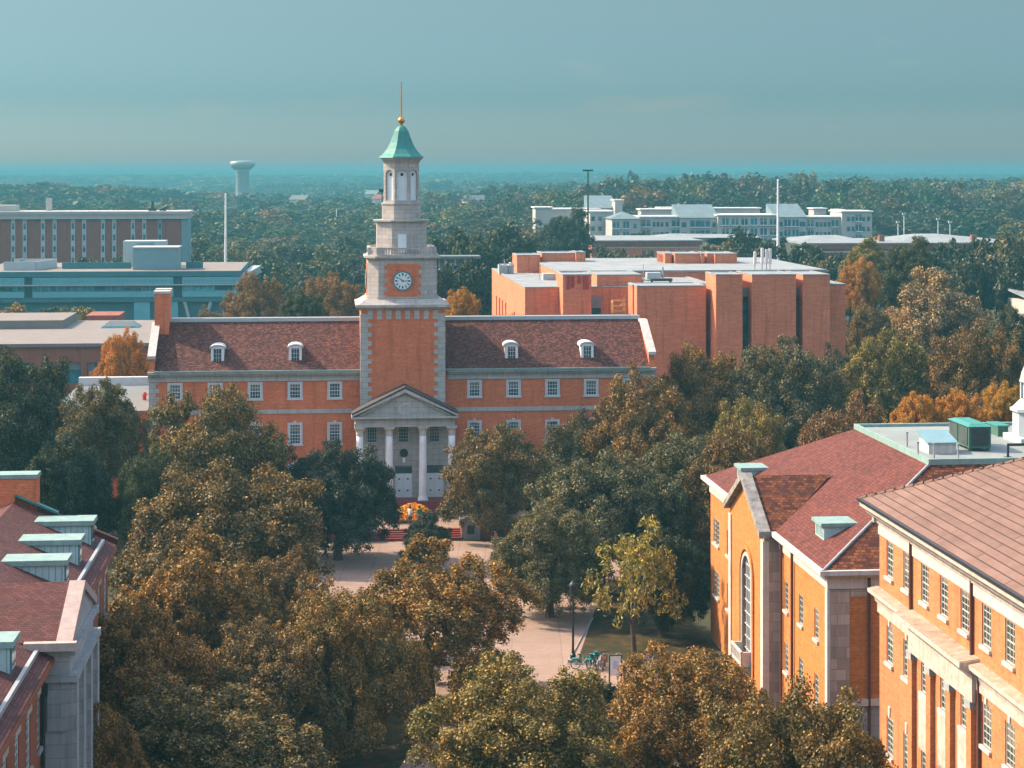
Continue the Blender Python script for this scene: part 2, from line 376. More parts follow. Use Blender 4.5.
# ================================================================== CLOCK TOWER HALL
def build_hall():
    A0, B0 = 7.95, 195.0
    r = campus_thing('clock_tower_hall', A0, B0, 'long orange brick hall with a steep tiled roof, stone clock tower and white columned portico', 'building')
    aL, aR = A0 - 25.2, A0 + 25.2
    zE = 14.15                     # top of brick / underside of cornice
    wx = [6.98 + 3.93 * k for k in range(5)]
    cols = [A0 - x for x in wx] + [A0 + x for x in wx]
    rows = [(2.6, 2.3), (6.95, 1.95), (11.5, 1.45)]
    ww = 1.08
    ops = [(c - ww / 2, c + ww / 2, z, z + h) for c in cols for z, h in rows]
    m = MB(r)
    m.wall('a', B0, aL, aR, 0, zE, ops, .14, -1)
    for a, o in ((aL, -1), (aR, 1)):       # gable ends
        m.face([(a, B0, 0), (a, B0 + 18, 0), (a, B0 + 18, zE), (a, B0 + 11.5, 18.6), (a, B0 + 6.5, 18.6), (a, B0, zE)])
    m.face([(aL, B0 + 18, 0), (aR, B0 + 18, 0), (aR, B0 + 18, zE), (aL, B0 + 18, zE)])
    m.build('wall', 'brick_hall')
    # windows
    pr = [window_proto(ww, h, 4, 6 if h > 1.6 else 4, .2, True, ('white', 'glass', 'frame_grey'), keystone=h > 1.5) for z, h in rows]
    for c in cols:
        for (z, h), p in zip(rows, pr): place_window(p, r, c, B0, z, 'f')
    # stone bands
    m = MB(r); m.box(aL, A0 - 4.3, B0 - .09, B0 + .1, 10.0, 10.42); m.build('belt_course', 'stone')
    m = MB(r); m.box(A0 + 4.3, aR, B0 - .09, B0 + .1, 10.0, 10.42); m.build('belt_course', 'stone')
    for lo, hi in ((aL - .15, A0 - 4.25), (A0 + 4.25, aR + .15)):
        m = MB(r)
        m.box(lo, hi, B0 - .14, B0 + .2, 13.25, 13.62)
        m.box(lo, hi, B0 - .34, B0 + .2, 13.82, 14.02)
        m.box(lo, hi, B0 - .62, B0 + .35, 14.02, 14.27)
        m.box(lo, hi, B0 - .10, B0 + .2, 13.62, 13.82)
        n = int((hi - lo) / .5)
        for i in range(n):
            a = lo + (hi - lo) * (i + .5) / n
            m.box(a - .12, a + .12, B0 - .28, B0 - .1, 13.62, 13.82)
        m.build('cornice', 'stone')
    for lo, sgn in ((aL, 1), (aR, -1)):
        m = MB(r); z = 0.0; k = 0
        while z < 13.2:
            w = .95 if k % 2 else .62
            a0, a1 = (lo - .06, lo + w) if sgn > 0 else (lo - w, lo + .06)
            m.box(a0, a1, B0 - .06, B0 + .3, z, z + .41); z += .42; k += 1
        m.build('quoin', 'stone')
    # roof: steep front slope, flat deck behind a white ridge cap, back slope
    zr, br0, br1 = 18.8, B0 + 6.5, B0 + 11.5
    m = MB(r)
    m.face([(aL + .5, B0 - .55, 14.28), (aR - .5, B0 - .55, 14.28), (aR - .5, br0, zr), (aL + .5, br0, zr)])
    m.face([(aR - .5, B0 + 18.5, 14.28), (aL + .5, B0 + 18.5, 14.28), (aL + .5, br1, zr), (aR - .5, br1, zr)])
    m.build('roof', 'roof_hall')
    m = MB(r); m.box(aL + .5, aR - .5, br0 + .1, br1 - .1, zr - .5, zr - .02); m.build('roof_deck', 'deck_grey')
    m = MB(r)
    m.box(aL + .9, aR - .5, br0 - .25, br0 + .25, zr - .12, zr + .26)
    m.build('ridge_cap', 'panel_white')
    m = MB(r); m.box(aL + .5, aR - .5, B0 - .72, B0 - .5, 14.2, 14.36); m.build('gutter', 'copper_pale')
    for lo in (aL - .05, aR - .55):         # raised gable parapets with stone coping
        m = MB(r)
        m.prism_a([(B0 - .3, 13.9), (B0 + .1, 15.9), (B0 + 5.2, 18.45), (B0 + 6.2, 18.45), (B0 + 6.2, 13.9)], lo, lo + .55)
        p = m.build('parapet', 'brick_hall')
        m = MB(r)
        m.prism_a([(B0 - .45, 15.55), (B0 + 5.1, 18.45), (B0 + 6.2, 18.45), (B0 + 6.2, 18.72), (B0 + 5.0, 18.72), (B0 - .45, 15.85)], lo - .12, lo + .67)
        m.build('coping', 'stone_white', p)
    # chimney at the gable end
    m = MB(r); ca = aL + .1
    m.box(ca, ca + 1.42, B0 + 4.6, B0 + 8.2, 14.0, 21.7)
    ch = m.build('chimney', 'brick_hall')
    m = MB(r)
    m.box(ca - .1, ca + 1.52, B0 + 4.5, B0 + 6.2, 21.7, 21.95); m.box(ca - .1, ca + 1.52, B0 + 6.5, B0 + 8.3, 21.7, 22.05)
    m.build('chimney_cap', 'stone_white', ch)
    # dormers
    for da in (A0 - 18.6, A0 - 10.9, A0 + 10.8, A0 + 18.5):
        bf = B0 + .9; z0 = 14.8; w = .64
        m = MB(r)
        pts = [(da - w, z0), (da + w, z0), (da + w, z0 + 1.7)]
        pts += [(da + w * math.cos(t), z0 + 1.7 + .2 * math.sin(t)) for t in [math.pi * k / 8 for k in range(1, 8)]]
        pts += [(da - w, z0 + 1.7)]
        m.prism_b(pts, bf, bf + 3.2)
        d = m.build('dormer', 'white')
        m = MB(r)
        arc = [(da + (w + .14) * math.cos(t), z0 + 1.66 + .38 * math.sin(t)) for t in [math.pi * k / 10 for k in range(11)]]
        inn = [(x * 1.0, z - .12) for x, z in reversed(arc)]
        n = len(arc)
        for i in range(n - 1):
            (x0, q0), (x1, q1) = arc[i], arc[i + 1]
            m.solid([(x0, bf - .15, q0), (x1, bf - .15, q1), (x1, bf + 3.0, q1), (x0, bf + 3.0, q0),
                     (x0, bf - .15, q0 - .12), (x1, bf - .15, q1 - .12), (x1, bf + 3.0, q1 - .12), (x0, bf + 3.0, q0 - .12)],
                    [(0, 1, 2, 3), (7, 6, 5, 4), (0, 4, 5, 1), (1, 5, 6, 2), (2, 6, 7, 3), (3, 7, 4, 0)])
        m.build('dormer_hood', 'frame_grey', d)
        m = MB(r); m.box(da - .38, da + .38, bf - .03, bf + .05, z0 + .32, z0 + 1.6)
        m.build('pane', 'glass', d)
        m = MB(r)
        for x in (-.12, .12): m.box(da + x - .012, da + x + .012, bf - .05, bf - .02, z0 + .32, z0 + 1.6)
        for q in (.7, 1.1): m.box(da - .36, da + .36, bf - .048, bf - .022, z0 + q - .012, z0 + q + .012)
        m.build('glazing_bar', 'white', d)

    # ---------------- tower
    A0 -= .28
    tw, bf = 4.13, B0 - 2.0          # half width, front plane
    bc = bf + tw
    m = MB(r); m.box(A0 - tw, A0 + tw, bf, bf + 2 * tw, 0, 20.45); m.build('tower_shaft', 'brick_hall')
    for sx in (-1, 1):
        m = MB(r); z = 9.2; k = 0
        while z < 19.6:
            w = 1.05 if k % 2 else .68
            a0, a1 = sorted((A0 + sx * (tw + .07), A0 + sx * (tw - w)))
            m.box(a0, a1, bf - .07, bf + w, z, z + .44); z += .45; k += 1
        m.build('tower_quoin', 'stone')
    m = MB(r)                          # alternating stone blocks below the cornice
    for i in range(8):
        a = A0 - tw + .9 + i * (2 * tw - 1.8) / 7
        m.box(a - .26, a + .26, bf - .05, bf + .1, 19.45, 20.35)
    m.build('frieze_block', 'stone')
    m = MB(r)
    m.frustum((A0 - tw - .1, A0 + tw + .1, bf - .1, bf + 2 * tw + .1), (A0 - tw - .5, A0 + tw + .5, bf - .5, bf + 2 * tw + .5), 20.35, 20.65)
    m.box(A0 - tw - .52, A0 + tw + .52, bf - .52, bf + 2 * tw + .52, 20.65, 20.9)
    m.frustum((A0 - tw - .3, A0 + tw + .3, bf - .3, bf + 2 * tw + .3), (A0 - 3.65, A0 + 3.65, bc - 3.65, bc + 3.65), 20.9, 21.4)
    m.build('tower_cornice', 'stone_tower')
    def oct_(h, ch):      # square of half-size h with its corners cut by ch
        return [(A0 - h + ch, bc - h), (A0 + h - ch, bc - h), (A0 + h, bc - h + ch), (A0 + h, bc + h - ch), (A0 + h - ch, bc + h), (A0 - h + ch, bc + h), (A0 - h, bc + h - ch), (A0 - h, bc - h + ch)]
    h1, c1 = 3.45, 1.05
    m = MB(r); m.prism_z(oct_(3.6, 1.1), 21.4, 21.62); m.prism_z(oct_(h1, c1), 21.62, 25.3)
    m.build('clock_stage', 'stone_tower')
    m = MB(r); m.prism_z(oct_(h1 + .08, c1), 25.3, 25.45); m.prism_z(oct_(h1 + .33, c1), 25.45, 25.66); m.build('clock_stage_cornice', 'stone')
    # brick panel with toothed stone edge and clock, on each face
    zc = 23.2
    for rz in range(4):
        q = Matrix.Rotation(rz * math.pi / 2, 4, 'Z')
        def T(pts): return [tuple(q @ Vector((x, y, 0)) + Vector((A0, bc, z))) for x, y, z in pts]
        def tb(m, x0, x1, y0, y1, z0, z1, k=0):
            v = T([(x0, y0, z0), (x1, y0, z0), (x1, y1, z0), (x0, y1, z0), (x0, y0, z1), (x1, y0, z1), (x1, y1, z1), (x0, y1, z1)])
            m.solid(v, [(3, 2, 1, 0), (4, 5, 6, 7), (0, 1, 5, 4), (1, 2, 6, 5), (2, 3, 7, 6), (3, 0, 4, 7)], k)
        m = MB(r); tb(m, -1.55, 1.55, -h1 - .05, -h1 + .1, zc - 1.72, zc + 1.7)
        for k in range(4):
            for sx in (-1, 1):
                x0, x1 = sorted((sx * 1.55, sx * 1.82)); tb(m, x0, x1, -h1 - .045, -h1 + .1, zc - 1.42 + k * .85, zc - 1.02 + k * .85)
        m.build('brick_panel', 'brick_hall')
        m = MB(r); n = 28
        for ra, rb, y0, y1, k in ((0, 1.0, -h1 - .16, -h1 - .02, 0),):
            ring = [(1.0 * math.cos(2 * math.pi * i / n), 1.0 * math.sin(2 * math.pi * i / n)) for i in range(n)]
            v = T([(x, y0, zc + z) for x, z in ring] + [(x, y1, zc + z) for x, z in ring])
            m.solid(v, [tuple(range(n)), tuple(range(2 * n - 1, n - 1, -1))] + [(i, i + n, (i + 1) % n + n, (i + 1) % n) for i in range(n)])
        clk = m.build('clock', 'clock_green')
        m = MB(r)
        ring = [(.84 * math.cos(2 * math.pi * i / n), .84 * math.sin(2 * math.pi * i / n)) for i in range(n)]
        m.face(T([(x, -h1 - .175, zc + z) for x, z in ring]))
        m.build('clock_face', 'door_white', clk)
        m = MB(r)
        for i in range(12):
            t = math.pi / 2 - i * math.pi / 6
            w = .055 if i % 3 else .075
            dx, dz = math.cos(t), math.sin(t)
            pts = [(rr * dx - s * w * dz, -h1 - .185, zc + rr * dz + s * w * dx) for rr, s in ((.52, -1), (.76, -1), (.76, 1), (.52, 1))]
            m.face(T(pts))
        m.build('hour_mark', 'iron', clk)
        for nm, ang, ln, w in (('hour_hand', 90 + 52, .46, .06), ('minute_hand', 0, .72, .045)):
            t = R(ang); dx, dz = math.cos(t), math.sin(t); m = MB(r)
            pts = [(rr * dx - s * w * dz, -h1 - (.2 if nm[0] == 'h' else .21), zc + rr * dz + s * w * dx) for rr, s in ((-.14, -1), (ln, -.5), (ln, .5), (-.14, 1))]
            m.face(T(pts)); m.build(nm, 'iron', clk)
    # balustrade
    m = MB(r)
    m.prism_z(oct_(h1 + .05, c1), 25.66, 25.8)
    h2 = 3.4
    for rz in range(4):
        q = Matrix.Rotation(rz * math.pi / 2, 4, 'Z')
        def tb(x0, x1, y0, y1, z0, z1):
            v = [tuple(q @ Vector((x, y, 0)) + Vector((A0, bc, z))) for x, y, z in [(x0, y0, z0), (x1, y0, z0), (x1, y1, z0), (x0, y1, z0), (x0, y0, z1), (x1, y0, z1), (x1, y1, z1), (x0, y1, z1)]]
            m.solid(v, [(3, 2, 1, 0), (4, 5, 6, 7), (0, 1, 5, 4), (1, 2, 6, 5), (2, 3, 7, 6), (3, 0, 4, 7)])
        tb(-2.3, 2.3, -h2, -h2 + .3, 26.3, 26.48)
        for sx in (-1, 1):
            x0, x1 = sorted((sx * 1.75, sx * 2.6)); tb(x0, x1, -h2 - .02, -h2 + .4, 25.8, 26.5)
        for i in range(13): tb(-1.62 + i * .27 - .055, -1.62 + i * .27 + .055, -h2 + .06, -h2 + .24, 25.8, 26.3)
        # corner block along the cut corner
        pts = [(-h2 + c1, -h2), (-h2 + c1 + .3, -h2 + .35), (-h2 + .35, -h2 + c1 + .3), (-h2, -h2 + c1)]
        v = [tuple(q @ Vector((x, y, 0)) + Vector((A0, bc, z))) for z in (25.8, 26.53) for x, y in pts]
        m.solid(v, [(3, 2, 1, 0), (4, 5, 6, 7), (0, 1, 5, 4), (1, 2, 6, 5), (2, 3, 7, 6), (3, 0, 4, 7)])
    m.build('balustrade', 'stone_tower')
    def octa(rr): return [(A0 + rr / math.cos(math.pi / 8) * math.cos(math.pi / 8 + k * math.pi / 4), bc + rr / math.cos(math.pi / 8) * math.sin(math.pi / 8 + k * math.pi / 4)) for k in range(8)]
    m = MB(r); m.prism_z(octa(2.5), 25.8, 28.98); m.build('upper_stage', 'stone_tower')
    m = MB(r); m.box(A0 - .42, A0 + .42, bc - 2.56, bc - 2.4, 25.9, 27.8); d = m.build('tower_door', 'door_white')
    m = MB(r); m.prism_z(octa(2.58), 28.98, 29.05); m.prism_z(octa(2.78), 29.05, 29.2); m.build('upper_cornice', 'stone')
    m = MB(r); m.prism_z(octa(1.92), 29.2, 30.75); m.prism_z(octa(1.98), 30.75, 30.9); m.build('lantern_base', 'stone_tower')
    # open lantern: eight arched bays
    lr, z0, z1 = 1.76, 30.9, 35.35
    side = 2 * lr * math.tan(math.pi / 8)
    m = MB(r); g = MB(r); k2 = MB(r)
    for k in range(8):
        q = Matrix.Rotation(k * math.pi / 4, 4, 'Z')
        def T(pts): return [tuple(q @ Vector((x, y, 0)) + Vector((A0, bc, z))) for x, y, z in pts]
        hw, zs = side * .36, 33.7
        arch = [(-hw, z0 + .25)] + [(-hw, zs)] + [(hw * -math.cos(t), zs + hw * math.sin(t)) for t in [math.pi * i / 8 for i in range(1, 8)]] + [(hw, zs), (hw, z0 + .25)]
        outer = [(-side / 2, z0), (side / 2, z0), (side / 2, z1), (-side / 2, z1)]
        hole = arch
        allp = outer + hole
        tris = tessellate_polygon([[Vector((x, z, 0)) for x, z in outer], [Vector((x, z, 0)) for x, z in hole]])
        m.solid(T([(x, -lr, z) for x, z in allp]), [tuple(t) for t in tris])
        nh = len(hole)
        m.solid(T([(x, -lr, z) for x, z in hole] + [(x, -lr + .3, z) for x, z in hole]), [(i, (i + 1) % nh, (i + 1) % nh + nh, i + nh) for i in range(nh)])
        g.face(T([(x, -lr + .22, z) for x, z in hole]))
        v = T([(hh, y, z) for hh, y, z in [(-.06, -lr + .1, z0 + .25), (.06, -lr + .1, z0 + .25), (.06, -lr + .2, z0 + .25), (-.06, -lr + .2, z0 + .25), (-.06, -lr + .1, zs + hw), (.06, -lr + .1, zs + hw), (.06, -lr + .2, zs + hw), (-.06, -lr + .2, zs + hw)]])
        n = 10
        oc = [(.17 * math.cos(2 * math.pi * i / n), 33.75 + .17 * math.sin(2 * math.pi * i / n)) for i in range(n)]
        k2.face(T([(x, -lr + .205, z) for x, z in oc]))
    ln = m.build('lantern', 'stone_tower')
    g.build('louvre_panel', 'door_white', ln); k2.build('round_opening', 'dark', ln)
    m = MB(r); m.prism_z(octa(1.86), 35.0, 35.2); m.prism_z(octa(2.06), 35.2, 35.42); m.build('lantern_cornice', 'stone_tower')
    prof = [(2.24, 35.42), (2.16, 35.56), (1.82, 35.85), (1.42, 36.35), (1.12, 36.95), (.88, 37.6), (.68, 38.15), (.46, 38.5), (.2, 38.68)]
    m = MB(r); m.lathe(A0, bc, [(x / math.cos(math.pi / 8), z) for x, z in prof], 8, 0, math.pi / 8); m.build('spire_roof', 'copper')
    m = MB(r); m.lathe(A0, bc, [(.16, 38.65), (.16, 38.85)] + [(.36 * math.sin(t), 39.2 - .36 * math.cos(t)) for t in [math.pi * (i + 1.2) / 9 for i in range(7)]] + [(.08, 39.56), (.07, 41.0), (.045, 43.1)], 12)
    m.build('finial', 'gold')

    # ---------------- portico
    pf = B0 - 4.6                       # front plane of the entablature
    zp = 1.85; hw = 4.75
    m = MB(r)                           # recessed stone wall behind the columns
    bw = bf - .02
    dops = [(A0 + x - .85, A0 + x + .85, zp + .01, zp + 3.15) for x in (-3.1, .05, 3.15)] + [(A0 + x - .5, A0 + x + .5, 7.3, 8.95) for x in (-3.05, .05, 3.1)]
    m.wall('a', bw - .25, A0 - hw + .2, A0 + hw - .2, zp, 9.3, dops, .2, -1)
    m.box(A0 - hw + .2, A0 + hw - .2, bw - .04, bw + .01, zp, 9.3)
    m.box(A0 - 1.1, A0 + 1.1, bw - .37, bw - .25, 5.35, 5.55)
    m.build('portico_wall', 'stone')
    pw = window_proto(1.0, 1.65, 4, 5, .14, True, ('frame_grey', 'glass', 'stone'))
    for x in (-3.05, .05, 3.1): place_window(pw, r, A0 + x, bw - .25, 7.3, 'f')
    for x in (-3.1, .05, 3.15):
        m = MB(r)
        for sx in (-1, 1):
            x0, x1 = sorted((A0 + x + sx * .01, A0 + x + sx * .84)); m.box(x0, x1, bw - .17, bw - .09, zp + .02, zp + 2.35)
            for zz in (.35, 1.5): m.box(x0 + .14, x1 - .14, bw - .2, bw - .17, zp + zz, zp + zz + .66)
        d = m.build('door', 'door_white')
        m = MB(r); m.box(A0 + x - .84, A0 + x + .84, bw - .16, bw - .1, zp + 2.4, zp + 3.13); m.build('transom', 'glass', d)
        m = MB(r)
        for sx in (-1, 1):
            for zz in (.68, 1.83): m.prism_b([(A0 + x + sx * .42 + p, zp + zz + q) for p, q in ((-.13, 0), (0, -.1), (.13, 0), (0, .1))], bw - .215, bw - .195)
        m.build('door_panel', 'iron', d)
    m = MB(r)                           # wreath over the centre door with a pale bracket
    n = 18; ca, cz = A0 + .08, 6.25
    pts = [(ca + .40 * math.cos(2 * math.pi * i / n), cz + .42 * math.sin(2 * math.pi * i / n)) for i in range(n)]
    m.prism_b(pts, bw - .45, bw - .26); md = m.build('medallion', 'iron')
    m = MB(r); m.prism_b([(ca - .15, 5.35), (ca + .15, 5.35), (ca + .1, 5.85), (ca - .1, 5.85)], bw - .48, bw - .26); m.build('bracket', 'white', md)
    for x in (-4.3, -1.42, 1.87, 4.72 - .02):
        m = MB(r); ca, cb = A0 + x, pf + .55
        m.box(ca - .5, ca + .5, cb - .5, cb + .5, zp, zp + .18)
        prof = [(.47, zp + .18), (.48, zp + .26), (.42, zp + .34), (.40, zp + .5)]
        prof += [(.39 - .055 * (i / 8) ** 1.6, zp + .5 + i / 8 * 5.85) for i in range(1, 9)]
        m.lathe(ca, cb, prof, 20)
        col = m.build('column', 'white', smooth=True)
        m = MB(r); zt = zp + 6.35
        m.lathe(ca, cb, [(.335, zt), (.36, zt + .1), (.36, zt + .45), (.5, zt + .72), (.5, zt + .76)], 20); m.box(ca - .52, ca + .52, cb - .52, cb + .52, zt + .76, zt + .92)
        m.build('capital', 'stone_white', col)
    ze = zp + 7.27
    m = MB(r)
    m.box(A0 - hw - .05, A0 + hw + .25, pf, bf + .3, ze, ze + .38)
    m.box(A0 - hw + .03, A0 + hw + .17, pf + .08, bf + .3, ze + .38, ze + .86)
    m.box(A0 - hw - .35, A0 + hw + .55, pf - .4, bf + .3, ze + .86, ze + 1.05)
    n = 34
    for i in range(n): a = A0 - hw + (2 * hw + .2) * (i + .5) / n; m.box(a - .08, a + .08, pf - .12, pf + .08, ze + .7, ze + .86)
    m.build('entablature', 'stone')
    ac = A0 + .1; zb = ze + 1.05; za = 12.8; ex = hw + .42
    m = MB(r); m.prism_b([(ac - hw, zb), (ac + hw, zb), (ac, za - .55)], pf + .12, bf + .1); pd = m.build('pediment', 'stone')
    m = MB(r)
    rise = za - zb
    for sx in (-1, 1):                  # raking cornices
        m.prism_b([(ac + sx * ex, zb + .0), (ac + sx * ex, zb + .2), (ac, za + .1), (ac, za - .25)], pf - .38, bf)
        nn = 22
        for i in range(nn):
            t = (i + .5) / nn; x = ac + sx * (ex - .75) * (1 - t); z = zb + .02 + (za - .42 - zb) * t
            m.box(x - .08, x + .08, pf - .1, pf + .12, z - .02, z + .16)
    m.build('raking_cornice', 'stone_white', pd)
    m = MB(r); n = 24
    for r0, r1, y in ((.44, .62, .02),):
        o_ = [(ac + r1 * math.cos(2 * math.pi * i / n), 10.85 + r1 * math.sin(2 * math.pi * i / n)) for i in range(n)]
        i_ = [(ac + r0 * math.cos(2 * math.pi * i / n), 10.85 + r0 * math.sin(2 * math.pi * i / n)) for i in range(n)]
        v = [(x, pf + y, z) for x, z in o_ + i_] + [(x, pf + .12, z) for x, z in o_ + i_]
        fs = []
        for i in range(n):
            j = (i + 1) % n
            fs += [(i, j, n + j, n + i), (i, 2 * n + i, 2 * n + j, j), (n + i, n + j, 3 * n + j, 3 * n + i)]
        m.solid(v, fs)
    m.build('seal', 'stone_white', pd)
    m = MB(r)
    for sx in (-1, 1):
        m.solid([(ac + sx * (ex + .02), pf - .5, zb + .24), (ac + sx * (ex + .02), bf, zb + .24), (ac, bf, za + .16), (ac, pf - .5, za + .16),
                 (ac + sx * (ex + .02), pf - .5, zb + .36), (ac + sx * (ex + .02), bf, zb + .36), (ac, bf, za + .3), (ac, pf - .5, za + .3)],
                [(0, 1, 2, 3), (4, 5, 6, 7), (0, 3, 7, 4), (0, 4, 5, 1), (1, 5, 6, 2), (3, 2, 6, 7)])
    m.build('portico_roof', 'roof_metal_dark')
    m = MB(r)
    m.box(A0 - hw - .4, A0 + hw + .6, pf - .35, bf, .6, zp - .003)
    for k in range(4): m.box(A0 - hw - .4, A0 + hw + .6, pf - .35 - .34 * (k + 1), pf - .35 - .34 * k, .6, zp - .22 * (k + 1))
    m.build('portico_steps', 'red_tile')
    return r

# ================================================================== FLAT-ROOFED LINK WING beside the hall
def build_link():
    b0 = 199.0
    aL, aR = a_of(52, b0), a_of(147.5, b0)
    r = campus_thing('link_wing', aL, b0, 'low brick wing with a flat pale grey roof joined to the clock tower hall', 'building')
    zr = 10.0
    m = MB(r)
    wa = a_of(124, b0)
    m.wall('a', b0, aL, aR, 0, zr - .35, [(wa - .75, wa + .75, 5.2, 7.3)], .2, -1)
    m.face([(aL, b0, 0), (aL, b0 + 25, 0), (aL, b0 + 25, zr), (aL, b0, zr)]); m.face([(aR, b0, 0), (aR, b0 + 25, 0), (aR, b0 + 25, zr), (aR, b0, zr)])
    m.face([(aL, b0 + 25, 0), (aR, b0 + 25, 0), (aR, b0 + 25, zr), (aL, b0 + 25, zr)])
    m.build('wall', 'brick_hall')
    m = MB(r); m.box(aL - .3, aR, b0 - .3, b0 + 25.2, zr - .35, zr); m.build('roof', 'deck_grey')
    m = MB(r); m.box(aL - .3, aR, b0 + 23.6, b0 + 24.6, zr + .003, zr + .9); m.build('parapet', 'frame_grey')
    m = MB(r); va = a_of(144.5, b0 + 9); m.lathe(va, b0 + 9, [(.2, zr), (.2, zr + .5), (.34, zr + .55), (.12, zr + .85)], 10); m.build('roof_vent', 'red_cloth')
    p = window_proto(1.5, 2.1, 5, 6, .16, True, ('white', 'glass', 'frame_grey')); place_window(p, r, wa, b0, 5.2, 'f')
    return r
# ================================================================== GABLED HALL (sunlit, red roof, flat deck)
def build_gabled():
    af, b0, b1 = 28.0, 106.8, 140.2
    bc = 123.5; ze = 11.55; aB = 63.4
    r = campus_thing('gabled_hall', 45.0, bc, 'orange brick hall with a red hipped roof and a tall arched window in its gable', 'building')
    da0, da1, db0, db1, zd = 36.5, 54.9, 115.3, 131.7, 16.3
    # windows on the long wall
    wb = [b_of(u, af) for u in (786.5, 801.5, 816.5)]
    step = (wb[0] - wb[2]) / 2
    wb = [wb[0] - step * k for k in range(3)]
    wb2 = [2 * bc - x for x in wb]
    rows = [(7.25, 1.75), (3.5, 1.75), (.2, 1.6)]
    ww = 1.0
    ops = [(b - ww / 2, b + ww / 2, z, z + h) for b in wb + wb2 for z, h in rows if z > .3] + [(b1 - 2.1, b1 - 1.1, z, z + 1.75) for z in (7.25, 3.5)]
    m = MB(r)
    m.wall('b', af, b0, b1, 0, ze, ops, .14, -1)
    m.wall('a', b0, af, aB, 0, ze, [], .2, -1); m.wall('a', b1, af, aB, 0, ze, [], .2, 1); m.wall('b', aB, b0, b1, 0, ze, [], .2, 1)
    m.build('wall', 'brick_orange')
    pw = window_proto(ww, 1.75, 3, 5, .0, True, ('sash_cream', 'glass_grey', 'stone_white'), keystone=False)
    for b in wb + wb2:
        for z, h in rows[:2]: place_window(pw, r, af, b, z, 'l')
    # projecting gable bay with arched window
    a1 = 27.0; g0, g1 = 118.4, 128.6; zp = 14.55
    m = MB(r)
    hw = 1.35; zs = 8.0
    ab = bc - .2
    arch = [(ab - hw, 1.6)] + [(ab - hw * math.cos(t), zs + hw * math.sin(t)) for t in [math.pi * i / 14 for i in range(15)]] + [(ab + hw, 1.6)]
    outer = [(g0, 0), (g1, 0), (g1, ze), (bc, zp - .35), (g0, ze)]
    tris = tessellate_polygon([[Vector((x, z, 0)) for x, z in outer], [Vector((x, z, 0)) for x, z in arch]])
    m.solid([(a1, x, z) for x, z in outer + arch], [tuple(t) for t in tris])
    n = len(arch)
    m.solid([(a1, x, z) for x, z in arch] + [(a1 + .25, x, z) for x, z in arch], [(i, (i + 1) % n, (i + 1) % n + n, i + n) for i in range(n)])
    m.build('gable_wall', 'brick_orange')
    m = MB(r)                                # recessed outer arch band
    big = [(ab - 1.75, 1.6)] + [(ab - 1.75 * math.cos(t), zs + 1.75 * math.sin(t)) for t in [math.pi * i / 14 for i in range(15)]] + [(ab + 1.75, 1.6)]
    for i in range(len(big) - 1):
        (p0, q0), (p1, q1) = big[i], big[i + 1]
        k = 2.12 / 1.75
        def ex(p, q): return (ab + (p - ab) * k, zs + (q - zs) * k if q > zs else q)
        (s0, t0), (s1, t1) = ex(p0, q0), ex(p1, q1)
        m.solid([(a1 - .12, p0, q0), (a1 - .12, p1, q1), (a1 - .12, s1, t1), (a1 - .12, s0, t0), (a1 + .02, p0, q0), (a1 + .02, p1, q1), (a1 + .02, s1, t1), (a1 + .02, s0, t0)],
                [(0, 1, 2, 3), (0, 4, 5, 1), (3, 2, 6, 7)])
    m.build('arch_band', 'brick_orange')
    m = MB(r)                                # stone archivolt and window
    for i in range(n - 1):
        (p0, q0), (p1, q1) = arch[i], arch[i + 1]
        k = 1.14
        def ex(p, q): return (ab + (p - ab) * k, zs + (q - zs) * k if q > zs else q)
        (s0, t0), (s1, t1) = ex(p0, q0), ex(p1, q1)
        m.solid([(a1 - .08, p0, q0), (a1 - .08, p1, q1), (a1 - .08, s1, t1), (a1 - .08, s0, t0), (a1 + .1, p0, q0), (a1 + .1, p1, q1), (a1 + .1, s1, t1), (a1 + .1, s0, t0)],
                [(0, 1, 2, 3), (0, 4, 5, 1), (3, 2, 6, 7)])
    aw = m.build('arched_window', 'stone_white')
    m = MB(r); m.face([(a1 + .2, x, z) for x, z in arch]); m.build('pane', 'glass', aw)
    m = MB(r)
    for t in (-.8, -.27, .27, .8): m.box(a1 + .12, a1 + .19, ab + t - .04, ab + t + .04, 1.6, zs + math.sqrt(max(0, hw * hw - t * t)) - .05)
    for k in range(9): z = 2.4 + k * .78; m.box(a1 + .13, a1 + .18, ab - hw, ab + hw, z, z + .06)
    m.build('glazing_bar', 'frame_grey', aw)
    m = MB(r)                                # balcony on brackets under the arched window
    m.box(a1 - .75, a1 - .02, ab - 1.5, ab + 1.5, 2.55, 2.8)
    m.box(a1 - .75, a1 - .63, ab - 1.5, ab + 1.5, 3.42, 3.55)
    for i in range(11): m.box(a1 - .73, a1 - .65, ab - 1.45 + i * .29 - .05, ab - 1.45 + i * .29 + .05, 2.8, 3.42)
    for t in (-1.44, 1.44): m.box(a1 - .75, a1 - .02, ab + t - .06, ab + t + .06, 2.8, 3.5)
    for t in (-1.2, 0, 1.2): m.prism_b([(a1 - .02, 1.7), (a1 - .02, 2.55), (a1 - .65, 2.55), (a1 - .6, 2.3)], ab + t - .13, ab + t + .13)
    m.build('balcony', 'stone_white')
    m = MB(r)
    m.box(a1 + .02, af + .1, g0, g0 + .55, 0, ze - .2); m.build('bay_side', 'stone_purple')
    m = MB(r); m.box(a1 + .02, af + .1, g1 - .5, g1, 0, ze - .2); m.build('bay_side', 'brick_orange')
    for lo in (g0 - .06, g1 - .62):
        m = MB(r); m.box(a1 - .1, a1 + .3, lo, lo + .68, 0, ze - .35); m.build('pilaster', 'stone_white')
    # gable roof (little cross roof) and raking copings
    zr = zp - .1
    m = MB(r)
